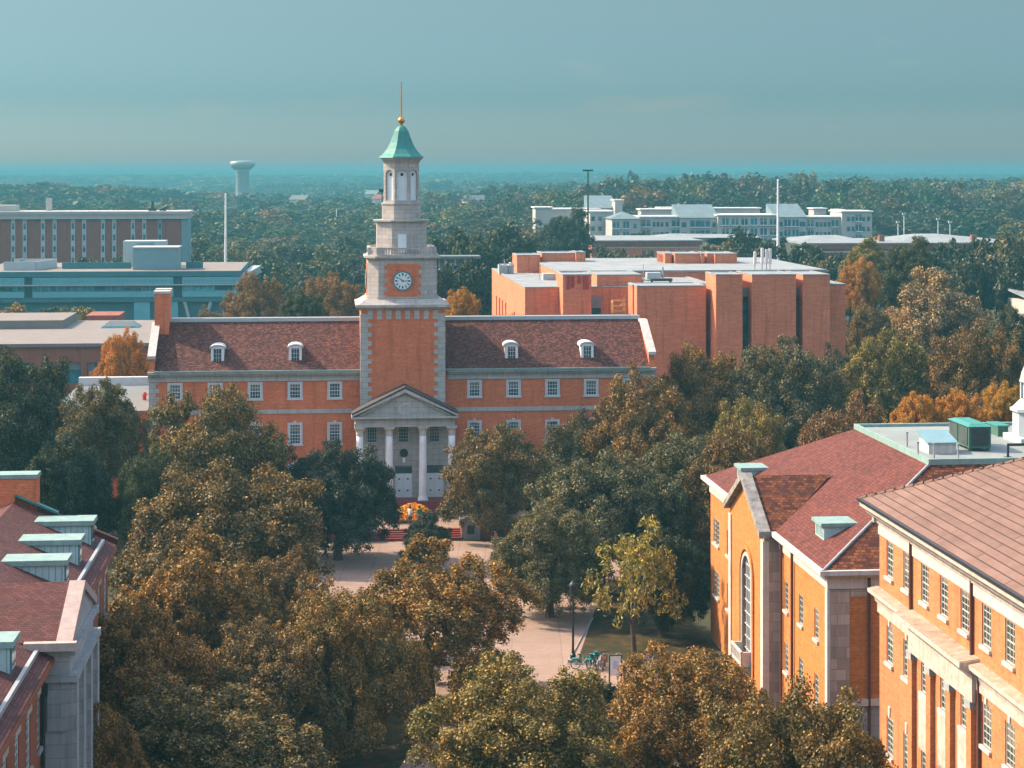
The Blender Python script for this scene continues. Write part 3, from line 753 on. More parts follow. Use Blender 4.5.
    # ridge runs back (+a) until it meets the main slope: slope .53 from (af, ze)
    ar = af - .5 + (zr - ze - .2) / .5333
    for b, nm in ((g0, 0), (g1, 1)):
        sg = -1 if b == g0 else 1
        m.face([(a1 - .3, bc, zr), (ar, bc, zr), (a1 + .8, b + sg * .25, ze + .22), (a1 - .3, b + sg * .25, ze + .1)])
    m.build('gable_roof', 'roof_dark')
    m = MB(r)
    for b in (g0, g1):
        sg = -1 if b == g0 else 1
        bb = b + sg * .35
        m.solid([(a1 - .4, bc, zr + .2), (a1 + .32, bc, zr + .2), (a1 + .32, bb, ze + .3), (a1 - .4, bb, ze + .3),
                 (a1 - .4, bc, zr - .25), (a1 + .32, bc, zr - .25), (a1 + .32, bb, ze - .12), (a1 - .4, bb, ze - .12)],
                [(0, 1, 2, 3), (7, 6, 5, 4), (0, 4, 5, 1), (2, 6, 7, 3), (0, 3, 7, 4), (1, 5, 6, 2)])
    m.build('gable_coping', 'stone_lichen')
    # main roof slopes around the deck
    e = .45
    A_, B_, C_, D_ = (af - e, b0 - e, ze + .2), (aB + e, b0 - e, ze + .2), (aB + e, b1 + e, ze + .2), (af - e, b1 + e, ze + .2)
    a_, b_, c2, d_ = (da0, db0, zd), (da1, db0, zd), (da1, db1, zd), (da0, db1, zd)
    m = MB(r)
    m.face([A_, a_, d_, D_]); m.face([B_, C_, c2, b_]); m.face([D_, d_, c2, C_])
    m.build('roof', 'roof_red')
    m = MB(r); m.face([A_, B_, b_, a_]); m.build('roof_end', 'roof_dark')  # camera-facing slope in darker tiles, its shade put into the colour
    for p, q in ((A_, a_), (B_, b_)): m = MB(r); m.tube((p[0], p[1], p[2] + .03), (q[0], q[1], q[2] + .03), .09, n=6); m.build('hip_ridge', 'stone_grey')
    m = MB(r); m.box(da0 - .05, da1 + .05, db0 - .05, db1 + .05, zd - .2, zd + .1); dk = m.build('roof_deck', 'deck')
    m = MB(r)
    m.box(da0 - .12, da0 + .1, db0 - .2, db1 + .2, zd - .05, zd + .3); m.box(da1 - .1, da1 + .22, db0 - .2, db1 + .2, zd - .05, zd + .3)
    m.box(da0 + .1, da1 - .1, db0 - .12, db0 + .1, zd - .05, zd + .297); m.box(da0 + .1, da1 - .1, db1 - .1, db1 + .2, zd - .05, zd + .297)
    m.build('deck_edge', 'copper_pale', dk)
    # eaves cornice
    def band(off, z0, z1, mat, nm):
        for q0, q1, e0, e1 in ((b0 - off, g0 + .02, b0 - off, b0 + .3), (g1 - .02, b1 + off, b1 - .3, b1 + off)):
            m = MB(r); m.box(af - off, af + .3, q0, q1, z0, z1); m.box(af + .3, aB + off, e0, e1, z0, z1); m.build(nm, mat)
    band(.62, ze + .0, ze + .26, 'stone_white', 'cornice'); band(.25, ze - .22, ze - .003, 'stone_white', 'cornice_moulding'); band(.08, ze - .85, ze - .24, 'stone_white', 'frieze')
    # stone quoin on the end wall and white corner strips
    m = MB(r); m.box(af + .12, af + 1.2, b0 - .09, b0 + .2, 0, ze - .9); m.build('quoin', 'stone_purple')
    m = MB(r); m.box(af - .09, af + .1, b0 - .09, b0 + .4, 0, ze - .9); m.build('corner_strip', 'stone_white')
    m = MB(r); m.box(af + 1.2, aB, b0 - .2, b0 + .1, 4.15, 4.5); m.build('end_ledge', 'stone_white')
    m = MB(r); m.box(af + 1.2, aB, b0 - .06, b0 + .1, 0, 4.15); m.build('plinth', 'stone_grey')
    m = MB(r); m.box(af + 1.25, aB - 2, b0 - .07, b0 + .1, ze - 1.3, ze - .9); m.build('end_frieze', 'stone_purple')
    for (aa, bb) in ((af + 2.3, b0 - .14), (af - .14, wb[0] - 1.05 - .9), (af - .14, g0 - .9)):
        m = MB(r); m.tube((aa, bb, 0), (aa, bb, ze - .1), .09, n=8); m.build('downpipe', 'pipe')
    # end wall (far left) windows
    for z in (7.25, 3.5): place_window(pw, r, af, b1 - 1.6, z, 'l')
    # copper shed dormers
    for u, k in ((729, 0), (814, 1)):
        zt = 13.3 if k == 0 else 13.4
        bb = (134.7, 112.6)[k]; w = 1.0
        af_ = af + 1.0
        at = af - .5 + (zt + .15 - ze - .2) / .5333
        z0 = ze + .2 + (af_ - af + .45) * .5333 - .05
        m = MB(r)
        m.prism_b([(af_, z0), (at, zt - .1), (af_, zt - .1)], bb - w, bb + w)
        d = m.build('dormer', 'teal_paint')
        m = MB(r); m.box(af_ - .2, at + .2, bb - w - .15, bb + w + .15, zt - .1, zt + .1); m.build('dormer_roof', 'copper_pale', d)
        m = MB(r)
        for i in range(6): m.box(af_ - .03, af_ + .02, bb - w + .15 + i * .31, bb - w + .15 + i * .31 + .06, z0 + .1, zt - .12)
        m.build('louvre_slat', 'panel_blue', d)
    # roof lantern (cupola) on the deck
    ca, cb = 46.3, bc
    def octa(rr): return [(ca + rr / math.cos(math.pi / 8) * math.cos(math.pi / 8 + k * math.pi / 4), cb + rr / math.cos(math.pi / 8) * math.sin(math.pi / 8 + k * math.pi / 4)) for k in range(8)]
    m = MB(r); m.box(ca - 1.7, ca + 1.7, cb - 1.7, cb + 1.7, zd + .1, zd + .5); m.prism_z(octa(1.45), zd + .5, zd + 2.1); m.prism_z(octa(1.6), zd + 2.1, zd + 2.3)
    cu = m.build('cupola', 'panel_white')
    m = MB(r)
    lo, hi = octa(1.5), octa(.95)
    m.solid([(x, y, zd + 2.3) for x, y in lo] + [(x, y, zd + 2.9) for x, y in hi], [(i, (i + 1) % 8, (i + 1) % 8 + 8, i + 8) for i in range(8)])
    m.prism_z(octa(.86), zd + 2.9, zd + 4.0)
    for k in range(8):
        p = octa(.9)[k]; m.box(p[0] - .09, p[0] + .09, p[1] - .09, p[1] + .09, zd + 2.9, zd + 4.0)
    m.build('cupola_drum', 'panel_white', cu)
    m = MB(r); m.lathe(ca, cb, [(1.16, zd + 4.0), (1.1, zd + 4.15), (1.0, zd + 4.6), (.85, zd + 4.95), (.78, zd + 5.1), (.05, zd + 5.3)], 8, 0, math.pi / 8); m.build('cupola_roof', 'steel', cu)
    m = MB(r)
    for dx in (-.5, -.1, .5): m.tube((ca + dx, cb, zd + 5.0), (ca + dx, cb, zd + 6.0), .035, n=6)
    m.build('lightning_rod', 'iron', cu)
    return r

def build_roof_gear():
    zd = 16.4
    r = campus_thing('roof_vent_box', a_of(938, 120), 120, 'boxy roof vent with a sloping pale blue lid on the flat roof deck', 'roof vent')
    a0, a1 = a_of(922, 120), a_of(949, 120)
    m = MB(r); m.box(a0, a1, 118.6, 120.6, zd, zd + .75); m.build('vent_body', 'stone_white')
    m = MB(r); m.solid([(a0 - .1, 118.5, zd + .6), (a1 + .1, 118.5, zd + .6), (a1 + .1, 120.8, zd + 1.1), (a0 - .1, 120.8, zd + 1.1), (a0 - .1, 118.5, zd + .72), (a1 + .1, 118.5, zd + .72), (a1 + .1, 120.8, zd + 1.22), (a0 - .1, 120.8, zd + 1.22)],
        [(3, 2, 1, 0), (4, 5, 6, 7), (0, 1, 5, 4), (1, 2, 6, 5), (2, 3, 7, 6), (3, 0, 4, 7)]); m.build('vent_lid', 'blue_lid')
    r = campus_thing('cooling_unit', a_of(981, 119.5), 119.5, 'dark green louvred cooling unit with a ribbed top standing on the flat roof deck', 'cooling unit')
    zd -= .05; a0, a1 = a_of(969, 119.5), a_of(991, 119.5)
    m = MB(r); m.box(a0, a1, 119.5, 123.4, zd + .25, zd + 1.6)
    for x in (a0 + .15, a1 - .15):
        for y in (119.7, 123.2): m.box(x - .1, x + .1, y - .1, y + .1, zd, zd + .25)
    m.build('casing', 'green_unit')
    m = MB(r); m.frustum((a0 - .1, a1 + .1, 119.4, 123.5), (a0 + .25, a1 - .25, 119.9, 123.0), zd + 1.6, zd + 1.75); m.build('top', 'copper')
    m = MB(r); m.box(a0 + .15, a1 - .15, 119.44, 119.5, zd + .4, zd + 1.5)
    for i in range(9): m.box(a0 + .15, a1 - .15, 119.40, 119.45, zd + .45 + i * .115, zd + .49 + i * .115)
    m.build('louvre_panel', 'louvre')
    for lo in (119.7, 121.6):
        m = MB(r); m.box(a0 - .05, a0, lo, lo + 1.6, zd + .4, zd + 1.5); m.build('louvre_panel', 'louvre')
    r = campus_thing('roof_parapet_box', a_of(1000, 127), 127, 'low green metal hatch box beside the white cupola on the roof deck', 'roof hatch')
    a0, a1 = a_of(993, 127), a_of(1003, 127); m = MB(r); m.box(a0, a1, 126, 128, zd, zd + .7); m.build('hatch_body', 'green_unit')
    m = MB(r); m.box(a0 - .08, a1 + .08, 125.9, 128.1, zd + .7, zd + .8); m.build('hatch_lid', 'copper')
    for i, (u, b) in enumerate(((907, 122), (918, 117.5), (934, 117), (958, 116.5))):
        r = campus_thing('vent_pipe', a_of(u, b), b, ['thin pale vent pipe at the far edge of the roof deck by the red slope', 'thin vent pipe in front of the blue lidded vent box', 'thin vent pipe near the deck corner, below the blue lid', 'thin vent pipe in front of the green cooling unit'][i], 'vent pipe', 'vent pipes on the roof deck')
        m = MB(r); m.lathe(a_of(u, b), b, [(.06, zd), (.06, zd + .9), (.1, zd + .92), (.1, zd + 1.0)], 8); m.build('pipe', 'steel')
    r = campus_thing('roof_gas_pipe', a_of(1012, 117), 117, 'bent dark gas pipe on the flat deck below the white cupola', 'pipe')
    a = a_of(1008, 117); m = MB(r); m.tube((a, 117, zd), (a, 117, zd + .8), .08); m.tube((a - .05, 117, zd + .8), (a + 2.0, 117, zd + .8), .09); m.box(a - .25, a + .25, 116.8, 117.2, zd, zd + .06); m.build('pipe', 'iron')

# ================================================================== NEAR SUNLIT HALL WITH FLAT-LAID TILE ROOF
def build_near():
    af = 27.5; b1 = 94.95; b0 = 52.0; aB = 60.0; ze = 17.0
    r = campus_thing('pilastered_hall', 40.0, 75.0, 'peach brick hall with rows of tall sash windows, white cornices and a pinkish tiled roof', 'building')
    us = (889.9, 906.5, 925.5, 944, 963.5, 987.5, 1010)
    bs = [b_of(u, af) for u in us]
    step = (bs[0] - bs[-1]) / 6
    bs = [bs[0] - step * k for k in range(14)]
    rows = [(14.15, 1.75), (9.95, 1.8), (5.45, 1.85), (1.4, 1.8)]
    ww = 1.12
    front = {2, 3, 4}
    ops = [(b - ww / 2, b + ww / 2, z, z + h) for i, b in enumerate(bs) for z, h in rows]
    m = MB(r)
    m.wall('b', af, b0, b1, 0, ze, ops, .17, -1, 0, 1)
    m.wall('a', b1, af, aB, 0, ze, [], .2, 1); m.wall('a', b0, af, aB, 0, ze, [], .2, -1); m.wall('b', aB, b0, b1, 0, ze, [], .2, 1)
    m.build('wall', ['brick_peach', 'reveal_shade'])
    pw = window_proto(ww, 1.75, 3, 6, 0, True, ('sash_cream', 'glass_grey', 'stone_white'), bar=.03)
    pw2 = window_proto(ww, 1.8, 3, 6, 0, True, ('sash_cream', 'glass_grey', 'stone_white'), bar=.03)
    for i, b in enumerate(bs):
        for j, (z, h) in enumerate(rows): place_window(pw if j == 0 else pw2, r, af, b, z, 'l')
    for i, b in enumerate(bs):
        if i in front: continue
        for z, h in rows[1:3]:
            m = MB(r); m.prism_a([(b - .09, z + h + .02), (b + .09, z + h + .02), (b + .13, z + h + .55), (b - .13, z + h + .55)], af - .06, af + .05); m.build('keystone', 'stone_white')
    # upper cornice / gutter / frieze
    L0, L1 = b0 - .6, b1 + .6
    m = MB(r)
    m.prism_b([(af - .05, 16.55), (af - .05, 17.55), (af - .85, 17.55), (af - .85, 17.3), (af - .6, 17.2), (af - .5, 16.95), (af - .2, 16.85), (af - .15, 16.55)], L0, L1)
    m.prism_a([(b1, 16.55), (b1, 17.55), (b1 + .85, 17.55), (b1 + .85, 17.3), (b1 + .5, 16.95), (b1 + .15, 16.55)], af - .3, aB)
    m.build('cornice', 'stone_mottled')
    m = MB(r); m.box(af - .06, af + .1, b0 - .06, b1 + .06, 15.98, 16.55); m.build('frieze', 'stone_white')
    m = MB(r); m.box(af - .94, af - .80, L0, L1 + .2, 17.53, 17.66); m.build('gutter', 'iron')
    # string course
    m = MB(r)
    m.prism_b([(af - .02, 12.55), (af - .02, 13.3), (af - .52, 13.22), (af - .52, 13.05), (af - .2, 12.9), (af - .12, 12.55)], b0, b1 + .35)
    m.box(af - .1, af - .002, b0, b1 + .06, 12.1, 12.55)
    m.build('string_course', 'stone_mottled')
    m = MB(r); m.solid([(af, b0, 13.33), (af - .5, b0, 13.24), (af - .5, b1 + .3, 13.24), (af, b1 + .3, 13.33), (af, b0, 13.29), (af - .5, b0, 13.2), (af - .5, b1 + .3, 13.2), (af, b1 + .3, 13.29)], [(0, 1, 2, 3), (7, 6, 5, 4), (1, 5, 6, 2)]); m.build('weathered_ledge', 'stone_stained')
    # frontispiece: entablature + pilasters
    p0, p1 = bs[4] - step * .62, bs[2] + step * .62
    m = MB(r)
    m.prism_b([(af - .11, 12.75), (af - .02, 13.42), (af - .9, 13.3), (af - .9, 13.1), (af - .62, 12.95), (af - .35, 12.75)], p0 - .25, p1 + .25)
    m.box(af - .27, af - .11, p0, p1, 11.55, 12.75)
    m.build('entablature', 'stone_mottled')
    m = MB(r); m.solid([(af, p0 - .2, 13.46), (af - .88, p0 - .2, 13.34), (af - .88, p1 + .2, 13.34), (af, p1 + .2, 13.46), (af, p0 - .2, 13.42), (af - .88, p0 - .2, 13.3), (af - .88, p1 + .2, 13.3), (af, p1 + .2, 13.42)], [(0, 1, 2, 3), (7, 6, 5, 4), (1, 5, 6, 2), (0, 4, 5, 1), (3, 2, 6, 7)]); m.build('weathered_ledge', 'stone_stained')
    for k in range(4):
        b = bs[2 + k] + ww / 2 + .80 + .30
        m = MB(r); m.box(af - .22, af + .05, b - .32, b + .32, 0, 11.2)
        p = m.build('pilaster', 'brick_peach')
        m = MB(r); m.box(af - .28, af + .04, b - .38, b + .38, 11.2, 11.55); m.build('capital', 'stone_grey', p)
    for i in front:
        for (za, zb) in ((7.35, 9.75), (3.3, 5.25)):
            m = MB(r); m.box(af - .12, af + .05, bs[i] - .62, bs[i] + .62, za, zb); m.build('spandrel', 'stone_mottled')
    for b, zt, zb in ((bs[1] - step * .32, 16.6, 13.35), (bs[4] - step * .42, 16.6, 13.35), (bs[4] - step * .75, 13.0, 0)):
        m = MB(r); m.tube((af - .1, b, zb), (af - .1, b, zt), .085, n=8); m.build('downpipe', 'pipe')
    m = MB(r)      # low-pitched hipped roof of long pan tiles
    a_e, z_e, tp = af - .82, 17.62, .45
    be1, be0 = b1 + .8, b0 - .8; aE = aB + .8
    d = (aE - a_e) / 2
    am = a_e + d; zr = z_e + d * tp
    r1, r0 = (am, be1 - d, zr), (am, be0 + d, zr)
    m.face([(a_e, be0, z_e), r0, r1, (a_e, be1, z_e)]); m.face([(aE, be1, z_e), r1, r0, (aE, be0, z_e)])
    m.face([(a_e, be1, z_e), r1, (aE, be1, z_e)]); m.face([(a_e, be0, z_e), (aE, be0, z_e), r0])
    m.build('roof', 'roof_pan')
    m = MB(r)
    nn = 46
    for i in range(nn):
        t0, t1 = i / nn, (i + .85) / nn
        P0, P1 = Vector((a_e, be1, z_e)).lerp(Vector(r1), t0), Vector((a_e, be1, z_e)).lerp(Vector(r1), t1)
        m.tube(P0 + Vector((0, 0, -.02)), P1 + Vector((0, 0, .0)), .10, .12, 6)
    m.build('hip_ridge', 'roof_pan')
    return r

# ================================================================== SHADED HALL WITH COPPER DORMERS
def build_dormer_hall():
    ae, ze, tp = -11.8, 12.87, .443
    aw = -12.3; b1 = 112.7; bc = 91.0; b0 = 2 * bc - b1
    ar = -17.45; zr = ze + (ae - ar) * tp
    aW = 2 * ar - aw
    r = campus_thing('dormer_hall', -17.5, bc, 'shaded brick hall with maroon roof, pale green dormers and grey stone gable portico', 'building')
    bw = [b_of(u, aw) for u in (39, 27.5, 16.5, 4.5)]
    st = (bw[0] - bw[3]) / 3
    near = [bw[0] - st * k for k in range(6)]
    far = [2 * bc - b for b in near]
    rows = [(9.1, 2.3), (4.9, 2.3), (1.0, 2.2)]
    ww = 1.15
    ops = [(b - ww / 2, b + ww / 2, z, z + h) for b in near + far for z, h in rows]
    m = MB(r)
    m.wall('b', aw, b0, b1, 0, ze - .3, ops, .15, 1)
    for b in (b0, b1): m.face([(aw, b, 0), (aW, b, 0), (aW, b, ze - .3), (ar, b, zr - .1), (aw, b, ze - .3)])
    m.face([(aW, b0, 0), (aW, b1, 0), (aW, b1, ze - .3), (aW, b0, ze - .3)])
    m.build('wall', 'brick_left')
    pw = window_proto(ww, 2.3, 3, 6, 0, True, ('frame_grey', 'glass', 'stone_grey'))
    for b in near + far:
        for z, h in rows[:2]: place_window(pw, r, aw, b, z, 'r')
        m = MB(r); m.box(aw - .02, aw + .06, b - ww / 2 - .12, b + ww / 2 + .12, 11.42, 11.8); m.build('lintel', 'stone')
    m = MB(r)
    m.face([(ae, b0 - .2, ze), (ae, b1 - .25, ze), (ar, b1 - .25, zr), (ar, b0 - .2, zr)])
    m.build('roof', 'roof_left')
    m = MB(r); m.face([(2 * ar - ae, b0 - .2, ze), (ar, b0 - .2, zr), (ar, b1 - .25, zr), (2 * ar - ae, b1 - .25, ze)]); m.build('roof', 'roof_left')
    m = MB(r); m.box(aw - .1, ae + .05, b0, b1, ze - .3, ze - .06); m.build('eaves_board', 'brick_left')
    for q0, q1 in ((b0, bc - 4.75), (bc + 4.75, b1 - 1.2)): m = MB(r); m.box(ae - .72, ae - .55, q0, q1, ze + .2, ze + .45); m.build('roof_gutter', 'steel')
    m = MB(r)      # far gable parapet
    m.solid([(ae + .1, b1 - .3, ze - .3), (ar, b1 - .3, zr - .2), (ar, b1 - .3, zr + .28), (ae + .1, b1 - .3, ze + .25),
             (ae + .1, b1 + .1, ze - .3), (ar, b1 + .1, zr - .2), (ar, b1 + .1, zr + .28), (ae + .1, b1 + .1, ze + .25)],
            [(0, 1, 2, 3), (7, 6, 5, 4), (3, 2, 6, 7), (0, 3, 7, 4), (1, 5, 6, 2)])
    m.build('parapet', 'roof_left')
    m = MB(r)
    m.solid([(ar + 2.4, b1 - .36, zr - 2.4 * tp + .3), (ar, b1 - .36, zr + .3), (ar, b1 - .36, zr + .44), (ar + 2.4, b1 - .36, zr - 2.4 * tp + .42),
             (ar + 2.4, b1 + .1, zr - 2.4 * tp + .3), (ar, b1 + .1, zr + .3), (ar, b1 + .1, zr + .44), (ar + 2.4, b1 + .1, zr - 2.4 * tp + .42)],
            [(0, 1, 2, 3), (7, 6, 5, 4), (3, 2, 6, 7), (0, 3, 7, 4), (1, 5, 6, 2)])
    m.build('flashing', 'copper')
    m = MB(r); m.box(ar - 1.25, ar + 1.2, b1 - .3, b1 + 1.0, 12, zr + 1.3); ch = m.build('chimney', 'brick_hall')
    m = MB(r); m.box(ar - 1.3, ar + 1.25, b1 - .38, b1 + 1.08, zr + 1.3, zr + 1.52); m.build('chimney_cap', 'copper_pale', ch)
    # dormers with flat copper roofs, both sides of the portico
    db = [98.6, 104.0, 109.6]
    centres = [b + .85 for b in db]; centres += [2 * bc - c for c in centres]
    for c in centres:
        a1 = -12.9; zb = ze + (ae - a1) * tp - .05; zt = 14.58
        at = ae - (zt - ze) / tp
        m = MB(r); m.prism_b([(a1, zb), (a1, zt - .12), (at, zt - .12), (at, zt - .16)], c - .8, c + .8)
        d = m.build('dormer', 'teal_paint')
        m = MB(r); m.box(at - .35, a1 + .16, c - .95, c + .95, zt - .12, zt + .14); m.build('dormer_roof', 'copper_pale', d)
        m = MB(r)
        for k in range(9):
            x = a1 - .12 - k * .32
            zl = ze + (ae - x) * tp
            if zl < zt - .25:
                for sg in (-1, 1): m.box(x - .02, x + .02, c + sg * .8 - .02, c + sg * .8 + .02, zl, zt - .14)
        m.build('batten', 'copper_pale', d)
        m = MB(r); m.box(a1 - .02, a1 + .04, c - .5, c + .5, zb + .25, zt - .3); m.build('pane', 'glass', d)
        m = MB(r); m.tube((a1 + .04, c - .76, zb), (a1 + .04, c - .76, zt - .14), .05, n=6); m.build('corner_post', 'panel_dark', d)
    # gable portico
    ag = -11.1; hb = 4.6; zl, zp = 13.52, 15.22
    m = MB(r)
    m.box(aw - .1, ag, bc - hb + .25, bc + hb - .25, 0, zl - .1)
    m.face([(ag, bc - hb + .2, zl - .1), (ag, bc + hb - .2, zl - .1), (ag, bc, zp - .35)])
    pt = m.build('portico', 'stone_grey')
    m = MB(r)
    for i in range(4):
        b = bc - 3.9 + i * 2.6
        m.box(ag - .02, ag + .3, b - .38, b + .38, 0, 11.6)
    for bb in (bc - hb + .13,):
        for a in (ag - .95,): m.box(a, ag - .12, bb, bb + .14, 9.6, 11.4)
    m.build('pilaster', 'stone_grey', pt)
    m = MB(r); m.box(aw - .1, ag + .35, bc - hb + .05, bc + hb - .05, 11.75, 12.05); m.box(aw - .1, ag + .25, bc - hb + .12, bc + hb - .12, 12.9, 13.15); m.build('portico_moulding', 'stone_grey', pt)
    aback = ar
    m = MB(r)
    m.face([(ag - .55, bc - hb, zl), (ag - .55, bc, zp), (ae - (zp - ze) / tp, bc, zp), (ae - (zl - ze) / tp, bc - hb, zl)])
    m.face([(ag - .55, bc + hb, zl), (ae - (zl - ze) / tp, bc + hb, zl), (ae - (zp - ze) / tp, bc, zp), (ag - .55, bc, zp)])
    m.build('portico_roof', 'roof_left')
    for sg in (-1, 1):
        m = MB(r); bb = bc + sg * hb
        m.solid([(ag - .56, bb, zl + .04), (ag - .56, bc, zp + .04), (ag + .15, bc, zp + .04), (ag + .15, bb, zl + .04),
                 (ag - .56, bb, zl - .35), (ag - .56, bc, zp - .35), (ag + .15, bc, zp - .35), (ag + .15, bb, zl - .35)],
                [(0, 1, 2, 3), (7, 6, 5, 4), (0, 4, 5, 1), (2, 6, 7, 3), (0, 3, 7, 4), (1, 5, 6, 2)])
        m.build('raking_coping', 'stone_pink')
    m = MB(r); m.box(ae - 1.2, ag + .35, bc - hb - .42, bc - hb - .002, zl - .3, zl + .06); m.build('return_cornice', 'stone_pink')
    m = MB(r); m.tube((aw + .12, bc - hb - .15, 0), (aw + .12, bc - hb - .15, ze - .3), .09, n=8); m.box(aw + .0, aw + .3, bc - hb - .3, bc - hb + .0, ze - 1.6, ze - 1.15); m.build('downpipe', 'iron')
    return r
# ================================================================== terrain height
def sm(x, a, b):
    t = np.clip((np.asarray(x, float) - a) / (b - a), 0, 1); return t * t * (3 - 2 * t)
def gz(x, y):
    x = np.asarray(x, float); y = np.asarray(y, float)
    side = sm(x / np.maximum(y, 50.), -.12, .08)
    g = sm(y, 300, 760) * (2.0 + 9.0 * side)
    g = g + sm(y, 760, 1500) * (3.5 + 3 * side + (1 - sm(y, 2500, 4000)) * (3.0 * np.sin(x * .0042 + 1.3) * np.sin(y * .0031) + 2 * np.sin(x * .011 + y * .004)))
    g = g + side * 1.0 * sm(y, 740, 900) - sm(y, 1000, 2300) * (5.0 + 11 * side)
    g = g + 8 * np.exp(-((x + 230) / 230) ** 2) * np.exp(-((y - 1430) / 170) ** 2)
    w = np.sin(x * .0031 + 1.0) * .6 + np.sin(x * .0083 + 2.0) * .4
    g = g + (15 + 3.0 * w) * sm(y, 2800, 4200) * (1 - sm(y, 4200, 5400)) + (26.0 + 2 * np.sin(x * .0009 + .7) + 1.2 * w + .7 * np.sin(x * .021)) * sm(y, 5200, 7200)
    return g
def gz1(x, y): return float(gz(x, y))
def gab(a, b):
    w = W(a, b); return gz1(w.x, w.y)

# ================================================================== WINDOWLESS BRICK BLOCK behind the clock tower hall
def build_block():
    r = campus_thing('brick_block_building', a_of(680, 250), 250.0, 'massive windowless red brick building of stepped blocks with white flat roofs and slit windows', 'building')
    def blk(u0, u1, b0, depth, vt, name='block', roof='deck_white', lip=.0, mat='brick_block'):
        a0, a1 = a_of(u0, b0), a_of(u1, b0)
        zt = zv(vt, (a0 + a1) / 2, b0)
        m = MB(r); m.box(a0, a1, b0, b0 + depth, 0, zt); o = m.build(name, mat)
        k = .35
        m = MB(r)
        m.box(a0 + k, a1 - k, b0 + k, b0 + depth - k, zt - .2, zt + .012); m.build('roof_deck', roof, o)
        m = MB(r)
        for q in ((a0 - .04, a1 + .04, b0 - .04, b0 + k), (a0 - .04, a1 + .04, b0 + depth - k, b0 + depth + .04), (a0 - .04, a0 + k, b0 + k, b0 + depth - k), (a1 - k, a1 + .04, b0 + k, b0 + depth - k)):
            m.box(*q, zt - .05, zt + .1)
        m.build('roof_edge', 'deck_white', o)
        return a0, a1, zt, o
    a0, a1, zP, oP = blk(525, 640, 250, 50, 287.5, 'wing')
    # lit side of the wing: shallow recessed slots
    m = MB(r)
    for i in range(6): m.box(a0 - .16, a0 + .02, 251.5 + i * 3.0, 252.3 + i * 3.0, 4, zP - 4.0 - (i % 2) * .4)
    for i in range(4): m.box(a0 - .16, a0 + .02, 276 + i * 5, 277.2 + i * 5, 4, zP - 3.6)
    m.build('wall_fin', 'brick_block')
    q0, q1, zQ, oQ = blk(563, 591.5, 246, 6.3, 275.0)
    # red cloth hung over the parapet
    for u0, u1, dv in ((566.5, 570, 14), (571, 574.5, 12.5), (577.5, 581, 8.5), (583, 589, 14.5)):
        x0, x1 = a_of(u0, 245.8), a_of(u1, 245.8); n = 4
        m = MB(r)
        for i in range(n):
            y = 245.93 - .10 * (i % 2); y2 = 245.93 - .10 * ((i + 1) % 2)
            p, q = x0 + (x1 - x0) * i / n, x0 + (x1 - x0) * (i + 1) / n
            zt, zb = zQ - .1, zQ - dv * .128
            m.solid([(p, y, zt), (q, y2, zt), (q, y2, zb + .1 * (i % 2)), (p, y, zb), (p, y + .04, zt), (q, y2 + .04, zt), (q, y2 + .04, zb + .1 * (i % 2)), (p, y + .04, zb)], [(3, 2, 1, 0), (4, 5, 6, 7), (0, 1, 5, 4), (2, 3, 7, 6)])
        m.build('red_cloth', 'red_cloth')
    blk(597, 642, 252, 20, 275.2)
    x0, x1 = a_of(591.5, 250), a_of(597, 250)
    m = MB(r); m.box(x0 - .1, x1 + .4, 249.2, 249.6, 5, zP - 2.6); m.build('slit_window', 'glass_teal_dark')
    m = MB(r); m.box(x0 - .1, x1 + .4, 249.0, 250.2, zP - 2.6, zP - 1.2); m.build('slit_window_head', 'deck_white')
    s0, s1, zS, oS = blk(637, 706, 238, 7, 286.3)
    blk(652, 712, 245, 27, 284.3, 'rear_roof')
    blk(632.5, 639, 240.4, 3.5, 285.6)
    t0, t1, zT, oT = blk(716, 742.5, 235, 6.6, 275.0)
    blk(752, 796, 235, 9, 275.0); blk(803, 830, 235, 9, 275.0)
    blk(829, 845.5, 238, 10, 284.5)
    # slots between the towers
    for u0, u1 in ((742.5, 752), (796, 803)):
        x0, x1 = a_of(u0, 236.5), a_of(u1, 236.5)
        m = MB(r); m.box(x0 - .3, x1 + .3, 237.6, 237.9, 3, zT - 2.8); m.build('slit_window', 'glass_teal_dark')
        m = MB(r); m.box(x0 - .3, x1 + .3, 237.2, 238.0, zT - 2.8, zT - 1.7); m.build('slit_window_head', 'deck_white')
        m = MB(r); m.box(x0 - .3, x1 + .3, 243.2, 243.8, zT - 1.7, zT - .06); m.build('slot_wall', 'brick_block')
    # rear roof mass and penthouses
    x0, x1 = a_of(560, 262), a_of(826, 262); zr = zv(270.5, 40, 262)
    m = MB(r); m.box(x0, x1, 262, 300, 0, zr - .3); m.build('rear_mass', 'brick_block')
    m = MB(r); m.box(x0 - .1, x1 + .1, 261.9, 300.1, zr - .3, zr); m.build('roof_deck', 'deck_white')
    for u0, u1, bb, dep, vt in ((517, 540, 287, 7, 255.5), (542, 577, 289, 7, 253.5), (576, 585.5, 288, 5, 252.5), (675, 702, 281, 8, 254), (665, 671.5, 282, 7, 254), (701, 704.5, 280.5, 6, 254), (707, 716, 282, 7, 254), (715, 737, 281, 8, 254.0)):
        blk(u0, u1, bb, dep, vt, 'penthouse')
    m = MB(r); m.box(a_of(665, 282), a_of(704, 282), 283.5, 289, 14, zv(255, 40, 283)); m.build('penthouse_core', 'brick_block')
    return zP, zS, zT, zr

